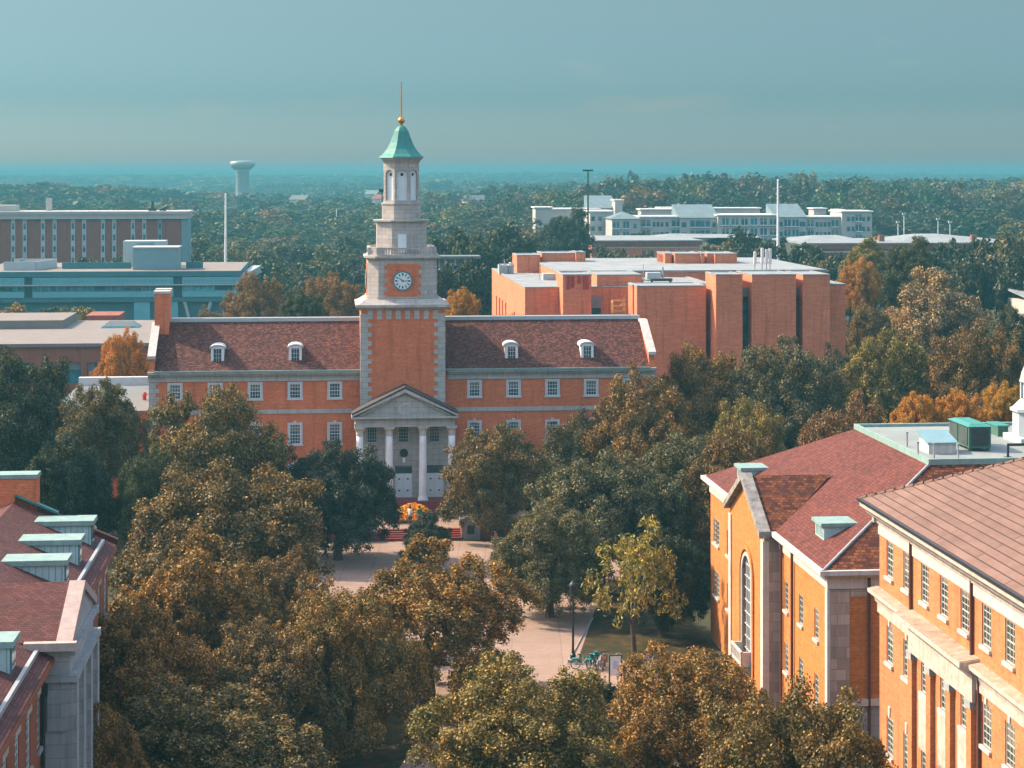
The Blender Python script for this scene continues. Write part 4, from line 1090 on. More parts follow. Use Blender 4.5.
def build_block_gear(zP, zS, zT, zr):
    def unit(name, u, b, z, label, cat, fn, group=None):
        a = a_of(u, b); r = campus_thing(name, a, b, label, cat, group); fn(r, a, b, z); return r
    def clutter(r, a, b, z):
        rnd = random.Random(5)
        m = MB(r)
        m.box(a - 1.1, a + .2, b - .6, b + 1.2, z, z + 1.3); m.build('casing', 'panel_white')
        m = MB(r); m.lathe(a + .7, b, [(.45, z), (.45, z + 1.1), (.6, z + 1.2), (.2, z + 1.7)], 10); m.build('fan_cowl', 'steel')
        m = MB(r)
        for k in range(3): m.tube((a - 1 + k * .7, b - .8, z), (a - 1 + k * .7, b - .8, z + 1.6 + .5 * (k % 2)), .07)
        m.tube((a - 1.1, b - .8, z + 1.5), (a + .6, b - .8, z + 1.5), .06); m.build('pipework', 'steel')
    unit('roof_fan_unit', 506, 285, zP, 'cluster of white ducts and fans at the far corner of the brick block roof', 'roof unit', clutter)
    def antennas(r, a, b, z):
        m = MB(r)
        for k, (dx, h) in enumerate(((-1.1, 1.7), (-.1, 2.2), (.5, 2.0), (1.0, 2.1))):
            m.box(a + dx - .18, a + dx + .18, b - .12, b + .12, z + .8, z + .8 + h)
        m.build('antenna_panel', 'white')
        m = MB(r)
        for dx in (-1.1, -.1, .5, 1.0): m.tube((a + dx, b + .15, z), (a + dx, b + .15, z + 2.6), .07)
        m.box(a - 1.3, a + 1.2, b + .1, b + .2, z + .9, z + 1.0); m.build('mast_frame', 'steel')
    unit('antenna_array', 763, 262, zr, 'white panel antennas on a mast frame on the brick block roof', 'antenna', antennas)
    def box_vent(r, a, b, z):
        m = MB(r); m.box(a - .9, a + .9, b - .8, b + .8, z, z + .9); m.build('casing', 'panel_white')
        m = MB(r); m.tube((a + 1.3, b, z), (a + 1.3, b, z + 1.6), .12); m.tube((a - 1.3, b, z), (a - 1.3, b, z + 2.0), .05); m.build('flue', 'steel')
    unit('roof_air_handler', 653, 254, zS, 'pale air handler with a flue behind the parapet of the middle brick block', 'roof unit', box_vent)
    unit('roof_air_handler', 549, 268, zP, 'small pale air handler on the white deck before the brick penthouse', 'roof unit', box_vent)
    def grille(r, a, b, z):
        m = MB(r); m.box(a - 1.4, a + 1.4, b - .5, b + .5, z + .15, z + .5)
        for k in (-1.2, 1.2): m.box(a + k - .1, a + k + .1, b - .4, b + .4, z, z + .15)
        m.build('duct', 'louvre')
    unit('roof_duct', 661, 247, zS, 'long dark duct lying on the white roof of the middle brick block', 'roof duct', grille)
    def cart(r, a, b, z):
        m = MB(r)
        for x in (-.65, .65):
            for y in (-.5, .5): m.box(a + x - .07, a + x + .07, b + y - .07, b + y + .07, z, z + 1.35)
        for q in (.08, .62, 1.2):
            for y in (-.5, .5): m.box(a - .65, a + .65, b + y - .05, b + y + .05, z + q, z + q + .14)
        for x in (-.65, .65):
            m.box(a + x - .05, a + x + .05, b - .5, b + .5, z + 1.1, z + 1.24)
        m.build('frame', 'orange_wood')
        m = MB(r); m.tube((a - .6, b - .52, z + .2), (a + .6, b - .52, z + 1.2), .05); m.build('brace', 'orange_wood')
        m = MB(r); m.tube((a + .62, b, z + 1.35), (a + .62, b, z + 1.7), .03); m.build('post', 'steel')
    unit('roof_scaffold', 618.5, 207.5, 18.9, 'small open orange timber scaffold standing on the flat ridge of the hall roof', 'scaffold', cart)

# ================================================================== TEAL GLASS BUILDING
def build_glass():
    b0 = 424.0; zt = zv(272.0, -50, b0)
    aL, aR = a_of(-30, b0), a_of(239, b0)
    r = campus_thing('glass_panel_building', a_of(110, b0), b0, 'wide teal glass and white panel building with a pinkish roof deck and slanted columns', 'building')
    dep = 44
    m = MB(r); m.box(aL, aR - 1.2, b0 + .8, b0 + dep, 0, zt - .3); m.build('core', 'panel_dark')
    m = MB(r); m.box(aL, aR + .2, b0 - .1, b0 + dep, zt - .3, zt); dk = m.build('roof_deck', 'deck_pink')
    m = MB(r); m.box(aL, aR + .4, b0 - .3, b0 - .1, zt - 1.0, zt + .12); m.box(aR + .2, aR + .4, b0 - .1, b0 + dep, zt - 1.0, zt + .12); m.build('roof_fascia', 'panel_dark')
    H1 = lambda v: zv(v, -50, b0)
    gaps = ((aL, a_of(24.5, b0)), (a_of(33, b0), a_of(173.5, b0)), (a_of(182.5, b0), aR + .4))
    for i, (p, q) in enumerate(gaps):
        m = MB(r); m.box(p, q, b0 - .75, b0 + 1.2, H1(284.5), H1(277.5)); lb = m.build('louvre_band', 'panel_teal')
        m = MB(r)
        n = int((q - p) / .9)
        for k in range(n): x = p + (q - p) * (k + .5) / n; m.box(x - .05, x + .05, b0 - .83, b0 - .75, H1(284.3), H1(277.8))
        m.box(p, q, b0 - .80, b0 - .75, H1(281.2), H1(280.8))
        m.build('louvre', 'panel_blue', lb)
        m = MB(r); m.box(p, q, b0 - .4, b0 + 1, H1(291.3), H1(285.6)); gb = m.build('window_band', 'glass_teal')
        m = MB(r)
        n = max(3, int((q - p) / 1.6))
        for k in range(n + 1): x = p + (q - p) * k / n; m.box(x - .04, x + .04, b0 - .46, b0 - .4, H1(291.3), H1(285.6))
        m.build('mullion', 'panel_teal', gb)
        m = MB(r); m.box(p, q, b0 - .7, b0 + 1, H1(297.3), H1(291.4)); m.build('panel_band', 'panel_teal')
    for u0, u1 in ((0, 12), (95, 105), (122, 141), (215, 232)):
        m = MB(r); m.box(a_of(u0, b0), a_of(u1, b0), b0 - .5, b0, H1(290.5), H1(286)); m.build('dark_window', 'glass_teal_dark')
    m = MB(r); m.box(aL, aR + .6, b0 - 1.3, b0 + .5, H1(285.5), H1(284.6)); m.build('ledge', 'panel_white')
    m = MB(r); m.box(aL, aR - .5, b0 - .5, b0 + 1, H1(302), H1(297.4)); m.build('soffit_band', 'panel_dark')
    # flared end face
    m = MB(r)
    m.solid([(aR + .4, b0 - .7, H1(284.5)), (aR + .4, b0 - .7, H1(277.5)), (aR + 3.2, b0 + dep, H1(276)), (aR + 3.2, b0 + dep, H1(284.5)),
             (aR - .6, b0 - .7, H1(284.5)), (aR - .6, b0 - .7, H1(277.5)), (aR + 1.2, b0 + dep, H1(276)), (aR + 1.2, b0 + dep, H1(284.5))],
            [(0, 1, 2, 3), (4, 7, 6, 5), (0, 3, 7, 4), (1, 5, 6, 2), (0, 4, 5, 1), (3, 2, 6, 7)])
    m.build('flared_end', 'panel_white')
    # ground storey: recessed glass, piers and slanted columns
    m = MB(r); m.box(a_of(20, b0), a_of(122, b0), b0 + 2.6, b0 + 3, 0, H1(302)); m.build('lobby_glass', 'glass_teal')
    for u0, u1, mt in ((134, 150, 'panel_teal'), (166, 178, 'panel_teal')):
        m = MB(r); m.box(a_of(u0, b0), a_of(u1, b0), b0 - .3, b0 + 1, 0, H1(302)); m.build('pier', mt)
    m = MB(r); m.box(a_of(178, b0), aR - 1, b0 + 2.6, b0 + 3, 0, H1(302)); m.build('lobby_glass', 'glass_teal_dark')
    for u0, u1 in ((184.5, 190.5), (211, 205), (224, 224)):
        m = MB(r); m.tube((a_of(u0, b0), b0, H1(301.5)), (a_of(u1, b0), b0, H1(325)), .38, .34, 10); m.build('slanted_column', 'panel_white')
    # roof: plant rooms, wells, screens
    bb = b0 + 8
    m = MB(r); m.box(a_of(133, bb), a_of(178, bb), bb, bb + 9, zt, zv(248.5, -50, bb)); p = m.build('plant_room', 'panel_blue')
    m = MB(r); m.box(a_of(133, bb) - .2, a_of(178, bb) + .2, bb - .2, bb + 9.2, zv(248.5, -50, bb), zv(247.3, -50, bb)); m.build('plant_room_cap', 'panel_white', p)
    bb = b0 + 22
    m = MB(r); m.box(a_of(123, bb), a_of(165, bb), bb, bb + 8, zt, zv(241.3, -50, bb)); p = m.build('plant_room', 'panel_white')
    m = MB(r); m.box(a_of(137, bb), a_of(154, bb), bb - .12, bb + .1, zv(247, -50, bb), zv(243, -50, bb)); m.build('louvre', 'panel_blue', p)
    bb = b0 + 14
    for u0, u1 in ((62, 131), (186, 203)):
        m = MB(r)
        m.box(a_of(u0, bb), a_of(u1, bb), bb, bb + .4, zt, zt + 1.4); m.build('roof_screen', 'panel_dark')
    m = MB(r)
    for (p, q, s, t) in ((a_of(8, bb), a_of(39, bb), bb - 6, bb - 5.6), (a_of(8, bb), a_of(51, bb), bb + 8, bb + 8.4)): m.box(p, q, s, t, zt, zt + 1.9)
    m.prism_z([(a_of(38.8, bb), bb - 5.8), (a_of(50.8, bb), bb + 8.2), (a_of(50.8, bb) + .3, bb + 8.2), (a_of(38.8, bb) + .3, bb - 5.8)], zt, zt + 1.9)
    m.build('roof_screen', 'panel_white')
    m = MB(r); m.box(a_of(22, bb), a_of(26, bb), bb - 4, bb - 2.5, zt, zt + 2.4); m.build('duct', 'panel_blue')
    return r

# ================================================================== DORMITORY
def build_dorm():
    b0 = 520.0; zt = zv(211.5, -80, b0)
    aL, aR = a_of(-40, b0), a_of(187, b0)
    r = campus_thing('dormitory_block', a_of(80, b0), b0, 'long dull brick dormitory block striped with narrow pale window strips, under a white roof band', 'building')
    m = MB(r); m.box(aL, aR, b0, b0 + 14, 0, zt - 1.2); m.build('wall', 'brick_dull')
    m = MB(r); m.box(aL - 1, aR + .4, b0 - .8, b0 + 14.8, zt - 2.0, zt - .75); m.box(aL - 1, aR + .6, b0 - 1.1, b0 + 15, zt - .75, zt); m.build('roof_band', 'stucco')
    m = MB(r); m.box(aR - 1.4, aR + .15, b0 - .15, b0 + 14.1, 0, zt - 2.0); m.build('end_pier', 'panel_blue')
    for i, u in enumerate((-26, -14, 13.2, 24.8, 43, 54.7, 73, 84.2, 103, 114.3, 133, 144.3, 160)):
        a0, a1 = a_of(u - 2.1, b0), a_of(u + 2.1, b0)
        m = MB(r); m.box(a0, a1, b0 - .18, b0 + .1, 1, zt - 2.0); st = m.build('window_strip', 'panel_blue' if i == 12 else 'strip_pale')
        for k in range(6):
            m = MB(r); z = zt - 4.6 - k * 3.0; m.box(a0 + .25, a1 - .25, b0 - .22, b0 - .17, z, z + 1.5); m.build('pane', 'glass_teal_dark', st)
    m = MB(r); m.box(a_of(-30, b0), a_of(14, b0), b0 + 3, b0 + 9, zt, zt + 1.6); m.build('roof_penthouse', 'stucco')
    m = MB(r); a = a_of(49, b0 + 10); m.box(a - .7, a + .7, b0 + 9, b0 + 11, zt, zt + 3.4); m.build('stair_tower', 'stucco')
    r2 = campus_thing('roof_exhaust_stack', a_of(158, b0 + 4), b0 + 4, 'dark exhaust stacks on the white roof end of the dormitory block', 'exhaust stack')
    m = MB(r2); a = a_of(152.5, b0 + 4)
    m.tube((a, b0 + 4, zt), (a, b0 + 4, zt + 2.6), .5, .35); m.box(a - 1.0, a + 1.0, b0 + 3.4, b0 + 4.6, zt, zt + .7); m.build('stack', 'iron')
    m = MB(r2); a = a_of(164, b0 + 4); m.tube((a - 1.2, b0 + 4, zt + .2), (a + 1.2, b0 + 4, zt + 1.2), .3, .5); m.box(a - .6, a + .6, b0 + 3.5, b0 + 4.5, zt, zt + .6); m.build('fan_cowl', 'iron')

# ================================================================== LOW BRICK BUILDING with white roof
def build_low():
    b0 = 300.0; zt = zv(345, -70, b0)
    aL, aR = a_of(-60, b0), a_of(150, b0)
    r = campus_thing('low_brick_building', a_of(50, b0), b0, 'low brick building with a broad pale flat roof and dark wide windows', 'building')
    ops = [(a_of(41, b0), a_of(81, b0), 2.0, zv(364.5, -70, b0)), (a_of(87, b0), a_of(104, b0), 2.0, zv(364.5, -70, b0)), (a_of(0, b0), a_of(35, b0), 2.0, zv(364.5, -70, b0))]
    m = MB(r); m.wall('a', b0, aL, aR, 0, zt - .5, ops, .5, -1)
    m.face([(aR, b0, 0), (aR, b0 + 46, 0), (aR, b0 + 46, zt - .5), (aR, b0, zt - .5)]); m.face([(aL, b0 + 46, 0), (aR, b0 + 46, 0), (aR, b0 + 46, zt - .5), (aL, b0 + 46, zt - .5)])
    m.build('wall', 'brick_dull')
    for o in ops:
        m = MB(r); m.box(o[0], o[1], b0 + .4, b0 + .45, o[2], o[3]); w = m.build('window', 'glass_teal_dark')
        m = MB(r); n = max(2, int((o[1] - o[0]) / 1.6))
        for k in range(n + 1): x = o[0] + (o[1] - o[0]) * k / n; m.box(x - .05, x + .05, b0 + .33, b0 + .4, o[2], o[3])
        m.build('mullion', 'iron', w)
    bm = b0 + 22; xa = a_of(58, bm); xb = a_of(71, b0 + 44)
    m = MB(r); m.box(aL - .4, aR + .4, b0 - .5, bm + 6, zt - .5, zt); m.build('roof', 'deck_pink')
    m = MB(r); m.box(aL - .4, xa, bm + 6, b0 + 46, zt - .5, zt + 1.4); m.build('roof_raised', 'deck_pink')
    m = MB(r); m.box(xa, aR + .4, bm + 6, b0 + 46, zt - .5, zt - .02); m.build('roof', 'deck_pink')
    x = a_of(121, b0 + 30); m = MB(r); m.frustum((x - 3.2, x + 3.2, b0 + 28, b0 + 33), (x - 2, x + 2, b0 + 29.5, b0 + 31.5), zt, zt + 1.0); m.build('skylight', 'glass_teal_dark')
    m = MB(r); x0, x1 = a_of(91, b0 + 58), a_of(124, b0 + 58); m.box(x0, x1, b0 + 50, b0 + 60, 0, zv(313, -60, b0 + 58)); m.build('rear_room', 'brick_dull')

# ================================================================== APARTMENTS AND SCHOOL on the rise
def build_apartments():
    b0 = 665.0
    g = gab(70, b0)
    r = campus_thing('apartment_complex', a_of(705, b0), b0, 'long pale stuccoed apartment complex with slate roof pavilions on a wooded rise', 'building')
    def sec(u0, u1, vt, bb, dep, roof=None, mat='stucco', win=(), name='section'):
        a0, a1 = a_of(u0, bb), a_of(u1, bb); zt = zv(vt, 60, bb)
        m = MB(r); m.box(a0, a1, bb, bb + dep, 4, zt - .4); o = m.build(name, mat)
        m = MB(r)
        if roof == 'hip':
            m.frustum((a0 - .6, a1 + .6, bb - .6, bb + dep + .6), (a0 + 5, a1 - 5, bb + dep * .45, bb + dep * .55), zt - .4, zt + 2.0); m.build('roof', 'roof_slate', o)
        elif roof == 'mono':
            m.solid([(a0 - .4, bb - .5, zt - .4), (a1 + .4, bb - .5, zt - .4), (a1 + .4, bb + dep, zt + 4.0), (a0 - .4, bb + dep, zt + 4.0), (a0 - .4, bb + dep, zt - .4), (a1 + .4, bb + dep, zt - .4)],
                    [(0, 1, 2, 3), (0, 3, 4), (1, 5, 2), (3, 2, 5, 4), (0, 4, 5, 1)]); m.build('roof', 'roof_slate', o)
        else:
            m.box(a0 - .5, a1 + .5, bb - .6, bb + dep + .4, zt - .4, zt); m.build('cornice', 'white', o)
        for fl in range(3):
            for uu, w in win:
                x = a_of(uu, bb); hw = w * .5
                z = zt - 3.6 - fl * 3.5
                m = MB(r); m.box(x - hw, x + hw, bb - .1, bb + .1, z, z + (2.3 if w > 1.6 else 1.6)); wn = m.build('window', 'glass_teal_dark', o)
                if w > 1.6:
                    m = MB(r); m.box(x - hw - .15, x + hw + .15, bb - .9, bb - .1, z - .25, z); m.box(x - .06, x + .06, bb - .14, bb - .1, z, z + 2.3); m.build('balcony', 'white', wn)
        return o
    sec(535.5, 552, 207, b0 + 22, 10, None)
    sec(552, 600, 208.5, b0 + 40, 12, None)
    sec(590, 613, 211, b0 + 20, 16, None, win=((593, 1.2), (600, 1.2), (607, 1.2)))
    sec(612, 640, 218, b0 + 2, 16, 'hip', win=((616, 2.2), (626, 1.9), (635, 1.1)))
    sec(640, 682, 216.5, b0 + 3, 16, None, win=((646, 3.0), (654, 1.0), (658, 1.0), (662, 1.0), (667, 1.0), (676, 3.0)))
    sec(680, 718, 217, b0 + 2, 14, 'mono', win=((684, 1.6), (695, 3.4), (705, 3.4), (714, 1.2)))
    sec(718, 776, 215, b0, 16, None, win=((725.5, 2.2), (735, 2.2), (744.5, 2.2), (754, 2.2), (763.5, 2.2), (773, 2.2)))
    sec(776, 806, 216.5, b0 + 2, 14, 'mono', win=((781, 1.2), (787.5, 2.2), (795.5, 2.2), (801, 1.0), (804, 1.0)))
    sec(806, 842, 217, b0 + 3, 14, None, win=((810.5, 2.2), (817, 1.0), (821, 1.0), (825, 1.0), (829, 1.0), (835, 2.4)))
    sec(842, 872, 211.5, b0 + 1, 16, None, win=((848.5, 1.1), (853, 1.1), (858.5, 2.2), (863.5, 1.1), (868.5, 1.1)))
    for u0, u1, vt, bb in ((615, 622.5, 199.5, 40), (641, 680, 209, 30), (660, 700, 207.5, 40), (692, 760, 208, 34), (774, 792, 205.5, 26), (814, 826, 208.5, 28), (838, 844, 210, 12)):
        sec(u0, u1, vt, b0 + bb, 8, None, name='rooftop_block')
    sec(590, 616, 207, b0 + 45, 14, 'mono')
    return r

def build_school():
    r = campus_thing('school_wing', a_of(650, 520), 520.0, 'low brick wing with a white roof and a dark fascia below the long apartment complex', 'building')
    b0 = 520.0
    a0, a1 = a_of(592, b0), a_of(700, b0); zt = zv(240.5, 60, b0)
    ops = [(a_of(u - 2, b0), a_of(u + 2, b0), zt - 4.8, zt - 2.8) for u in (644, 652, 672, 687)]
    m = MB(r); m.wall('a', b0, a0, a1, 2, zt - .6, ops, .3, -1); m.face([(a0, b0, 2), (a0, b0 + 40, 2), (a0, b0 + 40, zt - .6), (a0, b0, zt - .6)]); m.face([(a1, b0, 2), (a1, b0 + 40, 2), (a1, b0 + 40, zt - .6), (a1, b0, zt - .6)])
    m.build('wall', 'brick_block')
    for o in ops: m = MB(r); m.box(o[0], o[1], b0 + .25, b0 + .3, o[2], o[3]); m.build('window', 'glass_teal_dark')
    m = MB(r); m.box(a0 - .8, a1 + .8, b0 - .8, b0 + 40, zt - .35, zt); m.build('roof', 'deck_white')
    m = MB(r); m.box(a0 - .6, a1 + .6, b0 - .6, b0 + 1, zt - 1.3, zt - .36); m.build('fascia', 'brick_dull')
    m = MB(r); m.box(a0 - .05, a1 + .05, b0 - .12, b0 + .1, zt - 2.2, zt - 1.8); m.build('band', 'stucco')
    m = MB(r); x0, x1 = a_of(660, b0 + 24), a_of(760, b0 + 24); m.solid([(x0, b0 + 18, zt), (x1, b0 + 18, zt), (x1, b0 + 40, zt), (x0, b0 + 40, zt), (x0 + 4, b0 + 28, zt + .9), (x1 - 4, b0 + 28, zt + .6)],
        [(0, 1, 5, 4), (1, 2, 5), (2, 3, 4, 5), (3, 0, 4)]); m.build('roof_rise', 'deck_white')
    r = campus_thing('school_hall', a_of(900, 505), 505.0, 'long low red brick school under a gently pitched white roof, beside dark trees', 'building')
    b0 = 505.0
    a0, a1 = a_of(806, b0), a_of(1012, b0); zt = zv(243.3, 100, b0)
    ops = [(a_of(u - 2.2, b0), a_of(u + 2.2, b0), zt - 6.0, zt - 3.6) for u in (853, 868, 905, 938, 951, 980)]
    m = MB(r); m.wall('a', b0, a0, a1, 2, zt - .6, ops, .3, -1)
    m.face([(a1, b0, 2), (a1, b0 + 36, 2), (a1, b0 + 36, zt - .6), (a1, b0, zt - .6)]); m.build('wall', 'brick_dull')
    for o in ops: m = MB(r); m.box(o[0], o[1], b0 + .25, b0 + .3, o[2], o[3]); m.build('window', 'glass_teal_dark')
    m = MB(r); m.box(a0 - .8, a1 + .8, b0 - .8, b0 + 36, zt - .4, zt); m.build('roof', 'deck_white')
    m = MB(r); m.box(a0 - .6, a1 + .6, b0 - .6, b0 + 1, zt - 1.7, zt - .41); m.build('fascia', 'brick_dull')
    m = MB(r); m.box(a0 - .05, a1 + .05, b0 - .14, b0 + .1, zt - 2.6, zt - 2.15); m.build('band', 'stucco')
    m = MB(r); x = a_of(961, b0); m.box(x - .5, x + .5, b0 - .5, b0 + 1, 2, zt - .5); m.build('pier', 'stucco')
    for u0, u1, h in ((790, 862, 1.3), (890, 1000, 1.6)):
        x0, x1 = a_of(u0, b0 + 20), a_of(u1, b0 + 20)
        m = MB(r); m.solid([(x0, b0 + 8, zt + .01), (x1, b0 + 8, zt + .01), (x1, b0 + 36, zt + .01), (x0, b0 + 36, zt + .01), (x0 + 8, b0 + 24, zt + h), (x0 + 14, b0 + 24, zt + h)],
            [(0, 1, 5, 4), (1, 2, 5), (2, 3, 4, 5), (3, 0, 4)]); m.build('roof_rise', 'deck_white')
    for u in (881, 973):
        x = a_of(u, b0 + 10); m = MB(r); m.box(x - .7, x + .7, b0 + 9, b0 + 10.4, zt, zt + 1.7); m.build('chimney', 'brick_dull')
    # light strip roof behind the tower and a far white roof
    r = campus_thing('walkway_canopy', a_of(462, 380), 380.0, 'thin pale flat canopy roof seen between the clock tower and the brick block', 'canopy')
    b = 380.0; z = zv(257, -10, b); x0, x1 = a_of(430, b), a_of(481, b)
    m = MB(r); m.box(x0, x1, b, b + 6, z - .55, z); m.build('canopy_roof', 'deck_grey')
    m = MB(r); m.box(x0 + 2, x1 - 1.5, b + 1.5, b + 5.5, gab(0, b) - 1, z - .56); m.build('wall', 'roof_slate')
    m = MB(r)
    for i in range(5): x = x0 + (x1 - x0) * (i + .5) / 5; m.box(x - .15, x + .15, b + .6, b + .9, gab(0, b) - 1, z - .5)
    m.build('post', 'steel')
    r = campus_thing('white_roof_shed', a_of(1040, 330), 330.0, 'low white-roofed shed behind the big pale tan tree', 'shed')
    b = 330.0; x0, x1 = a_of(1036, b), a_of(1100, b); z = zv(302, 90, b)
    m = MB(r); m.box(x0, x1, b, b + 14, gab(90, b) - 1, z - .3); m.build('wall', 'stucco')
    m = MB(r); m.solid([(x0 - .5, b - .6, z - .3), (x1, b - .6, z - .3), (x1, b + 14.5, z + 1.2), (x0 - .5, b + 14.5, z + 1.2), (x0 - .5, b - .6, z), (x1, b - .6, z), (x1, b + 14.5, z + 1.5), (x0 - .5, b + 14.5, z + 1.5)],
        [(3, 2, 1, 0), (4, 5, 6, 7), (0, 1, 5, 4), (1, 2, 6, 5), (2, 3, 7, 6), (3, 0, 4, 7)]); m.build('roof', 'deck_white')

# ================================================================== WATER TOWER, MASTS
def build_far_things():
    Y = 1600.0
    X = (242.5 - 512) * Y / F; g = gz1(X, Y)
    k = Y / F; zt = H + 11.2 * k; 
    r = empty('water_tower', (X, Y, 0)); tag(r, 'pale water tower with a wide flat bowl on a thick stem, above the hazy treeline', 'water tower')
    m = MB(r)
    m.lathe(0, 0, [(6.2, zt - 7.6), (8.2, zt - 6.0), (10.0, zt - 4.2), (10.4, zt - 2.8), (10.2, zt - 1.2), (9.2, zt - .3), (5, zt), (.5, zt + .2)], 32); m.build('bowl', 'steel', smooth=True)
    m = MB(r); m.lathe(0, 0, [(6.6, g - 2), (5.6, g + 4), (5.4, zt - 9), (6.2, zt - 7.6)], 24); m.build('stem', 'steel', smooth=True)
    def pole(name, u, Y, vt, w0, w1, mat, label, cat, arm=0, group=None):
        X = (u - 512) * Y / F; g = gz1(X, Y); zt = H - (vt - V0) * Y / F
        r = empty(name, (X, Y, g)); tag(r, label, cat, group)
        m = MB(r); m.lathe(0, 0, [(w0, -.5), (w0 * .95, (zt - g) * .4), (w1, zt - g)], 10); m.build('pole_shaft', mat)
        m = MB(r)
        if arm:
            m.box(-arm, arm, -.12, .12, zt - g - .15, zt - g + .2)
            for i in range(5): x = -arm + arm * 2 * (i + .5) / 5; m.box(x - .16, x + .16, -.35, .25, zt - g - .3, zt - g + .3)
            m.build('lamp_bar', mat)
        else:
            m.lathe(0, 0, [(w1 * 1.15, zt - g - .05), (w1 * 1.15, zt - g + .12), (.02, zt - g + .3)], 8); m.build('cap', mat)
    pole('white_mast', 225.7, 475, 194.5, .36, .2, 'white', 'tall white mast rising behind the teal glass building', 'mast')
    pole('white_mast', 778, 430, 180.5, .36, .2, 'white', 'tall white mast among dark trees in front of the pale apartment complex', 'mast')
    pole('floodlight_mast', 588, 560, 170.5, .28, .2, 'iron', 'dark floodlight mast with a short lamp bar beside the broad dark tree', 'mast', 1.5)
    pole('slim_pole', 336.5, 900, 210, .3, .2, 'white', 'slim pale pole standing alone in the hazy woods near the tower', 'pole')
    pole('slim_pole', 382, 420, 190.5, .12, .1, 'iron', 'thin dark pole close beside the tower lantern', 'pole', .6)
    for i, (u, vt) in enumerate(((898, 222), (938, 219), (950, 222), (904, 214))):
        pole('lot_light', u, 640, vt, .16, .12, 'white', 'thin light pole in the woods behind the school roof', 'light pole', .5, 'light poles behind the school')
    Y = 1150; X = (208 - 512) * Y / F; z = H - (208.5 - V0) * Y / F
    r = empty('billboard', (X, Y, gz1(X, Y))); tag(r, 'dark blue billboard with pale panels above the far treetops', 'billboard'); z -= gz1(X, Y)
    m = MB(r); m.box(-5.5, 5.5, -.4, .4, z - 3.6, z); m.build('board', 'panel_dark')
    m = MB(r); m.box(-4.2, -.6, -.55, -.4, z - 3.0, z - .6); m.box(2.0, 4.2, -.55, -.4, z - 2.4, z - .8); m.build('board_panel', 'panel_blue')
    m = MB(r); m.tube((-4, 0, -1), (-4, 0, z - 3.6), .35); m.tube((4, 0, -1), (4, 0, z - 3.6), .35); m.build('leg', 'iron')
    rn = random.Random(5)
    for i in range(16):
        Y = rn.uniform(1050, 2100); X = rn.uniform(-.25, .25) * Y; g = gz1(X, Y); w = rn.uniform(7, 12); h = rn.uniform(9, 12.5)
        r = empty('hillside_house', (X, Y, g), rn.uniform(-.6, .6)); tag(r, 'pale roof of a house just showing among the farthest hazy woods', 'house', 'roofs in the farthest woods')
        m = MB(r); m.box(-w / 2, w / 2, 0, 9, -1, h - 1.2); m.build('wall', 'stucco')
        m = MB(r); m.prism_a([(-.6, h - 1.3), (9.6, h - 1.3), (4.5, h + 1.6)], -w / 2 - .5, w / 2 + .5); m.build('roof', rn.choice(('deck_grey', 'brick_dull', 'roof_slate')))
    # a few far house roofs peeping out of the woods
    for i, (u, v, Y, w, mat) in enumerate(((190, 197, 1900, 9, 'orange_wood'), (188, 212, 1000, 10, 'stucco'), (500, 227, 900, 12, 'stucco'), (985, 226, 900, 10, 'stucco'), (340, 213, 1000, 8, 'stucco'))):
        X = (u - 512) * Y / F; z = H - (v - V0) * Y / F; g = min(gz1(X, Y), z - 5)
        lab = ['orange-roofed house far off below the water tower', 'pale house roof among hazy trees beside the dormitory end', 'pale house half hidden by woods between tower and brick block', 'pale house in the woods beyond the school roof', 'small pale house in hazy woods by the slim pole'][i]
        r = empty('far_house', (X, Y, g)); tag(r, lab, 'house', 'houses among the far woods')
        h = z - g
        m = MB(r); m.box(-w / 2, w / 2, 0, 8, -1, h - 1.2); m.build('wall', 'stucco')
        m = MB(r); m.prism_a([(-.6, h - 1.3), (8.6, h - 1.3), (4, h + 1.2)], -w / 2 - .5, w / 2 + .5); m.build('roof', mat if i == 0 else 'deck_grey')
# ================================================================== FOLIAGE
def np_mesh(name, V, Fc, mats, mi=None, attr=None):
    """V (n,3); Fc (m,k) one face size"""
    me = bpy.data.meshes.new(name)
    V = np.ascontiguousarray(V, np.float32); Fc = np.ascontiguousarray(Fc, np.int32)
    me.vertices.add(len(V)); me.vertices.foreach_set('co', V.ravel())
    k = Fc.shape[1]
    me.loops.add(Fc.size); me.loops.foreach_set('vertex_index', Fc.ravel())
    me.polygons.add(len(Fc))
    me.polygons.foreach_set('loop_start', np.arange(0, Fc.size, k, dtype=np.int32))
    for m in mats: me.materials.append(MAT[m] if isinstance(m, str) else m)
    if mi is not None: me.polygons.foreach_set('material_index', mi)
    if attr is not None:
        a = me.attributes.new('tint', 'FLOAT_COLOR', 'FACE'); a.data.foreach_set('color', np.ascontiguousarray(attr, np.float32).ravel())
    me.update(); me.validate()
    return me
def unit(v): return v / np.maximum(np.linalg.norm(v, axis=1, keepdims=True), 1e-9)

def leaves(rng, P, Nrm, L, wd, jit=.75):
    """rhombic leaf sprays at points P facing roughly Nrm"""
    n = len(P)
    nn = unit(Nrm * 1.0 + rng.normal(0, jit, (n, 3)))
    t = unit(np.cross(nn, rng.normal(0, 1, (n, 3)))); q = np.cross(nn, t)
    l = (L * rng.uniform(.6, 1.35, n))[:, None]; w = (wd * rng.uniform(.7, 1.3, n))[:, None]
    a = P - t * l * .5; c = P + t * l * .5 - nn * l * .12
    b = P + q * w * .5 + nn * l * .05; d = P - q * w * .5 + nn * l * .05
    V = np.stack([a, b, c, d], 1).reshape(-1, 3)
    Fc = np.arange(4 * n).reshape(n, 4)
    return V, Fc

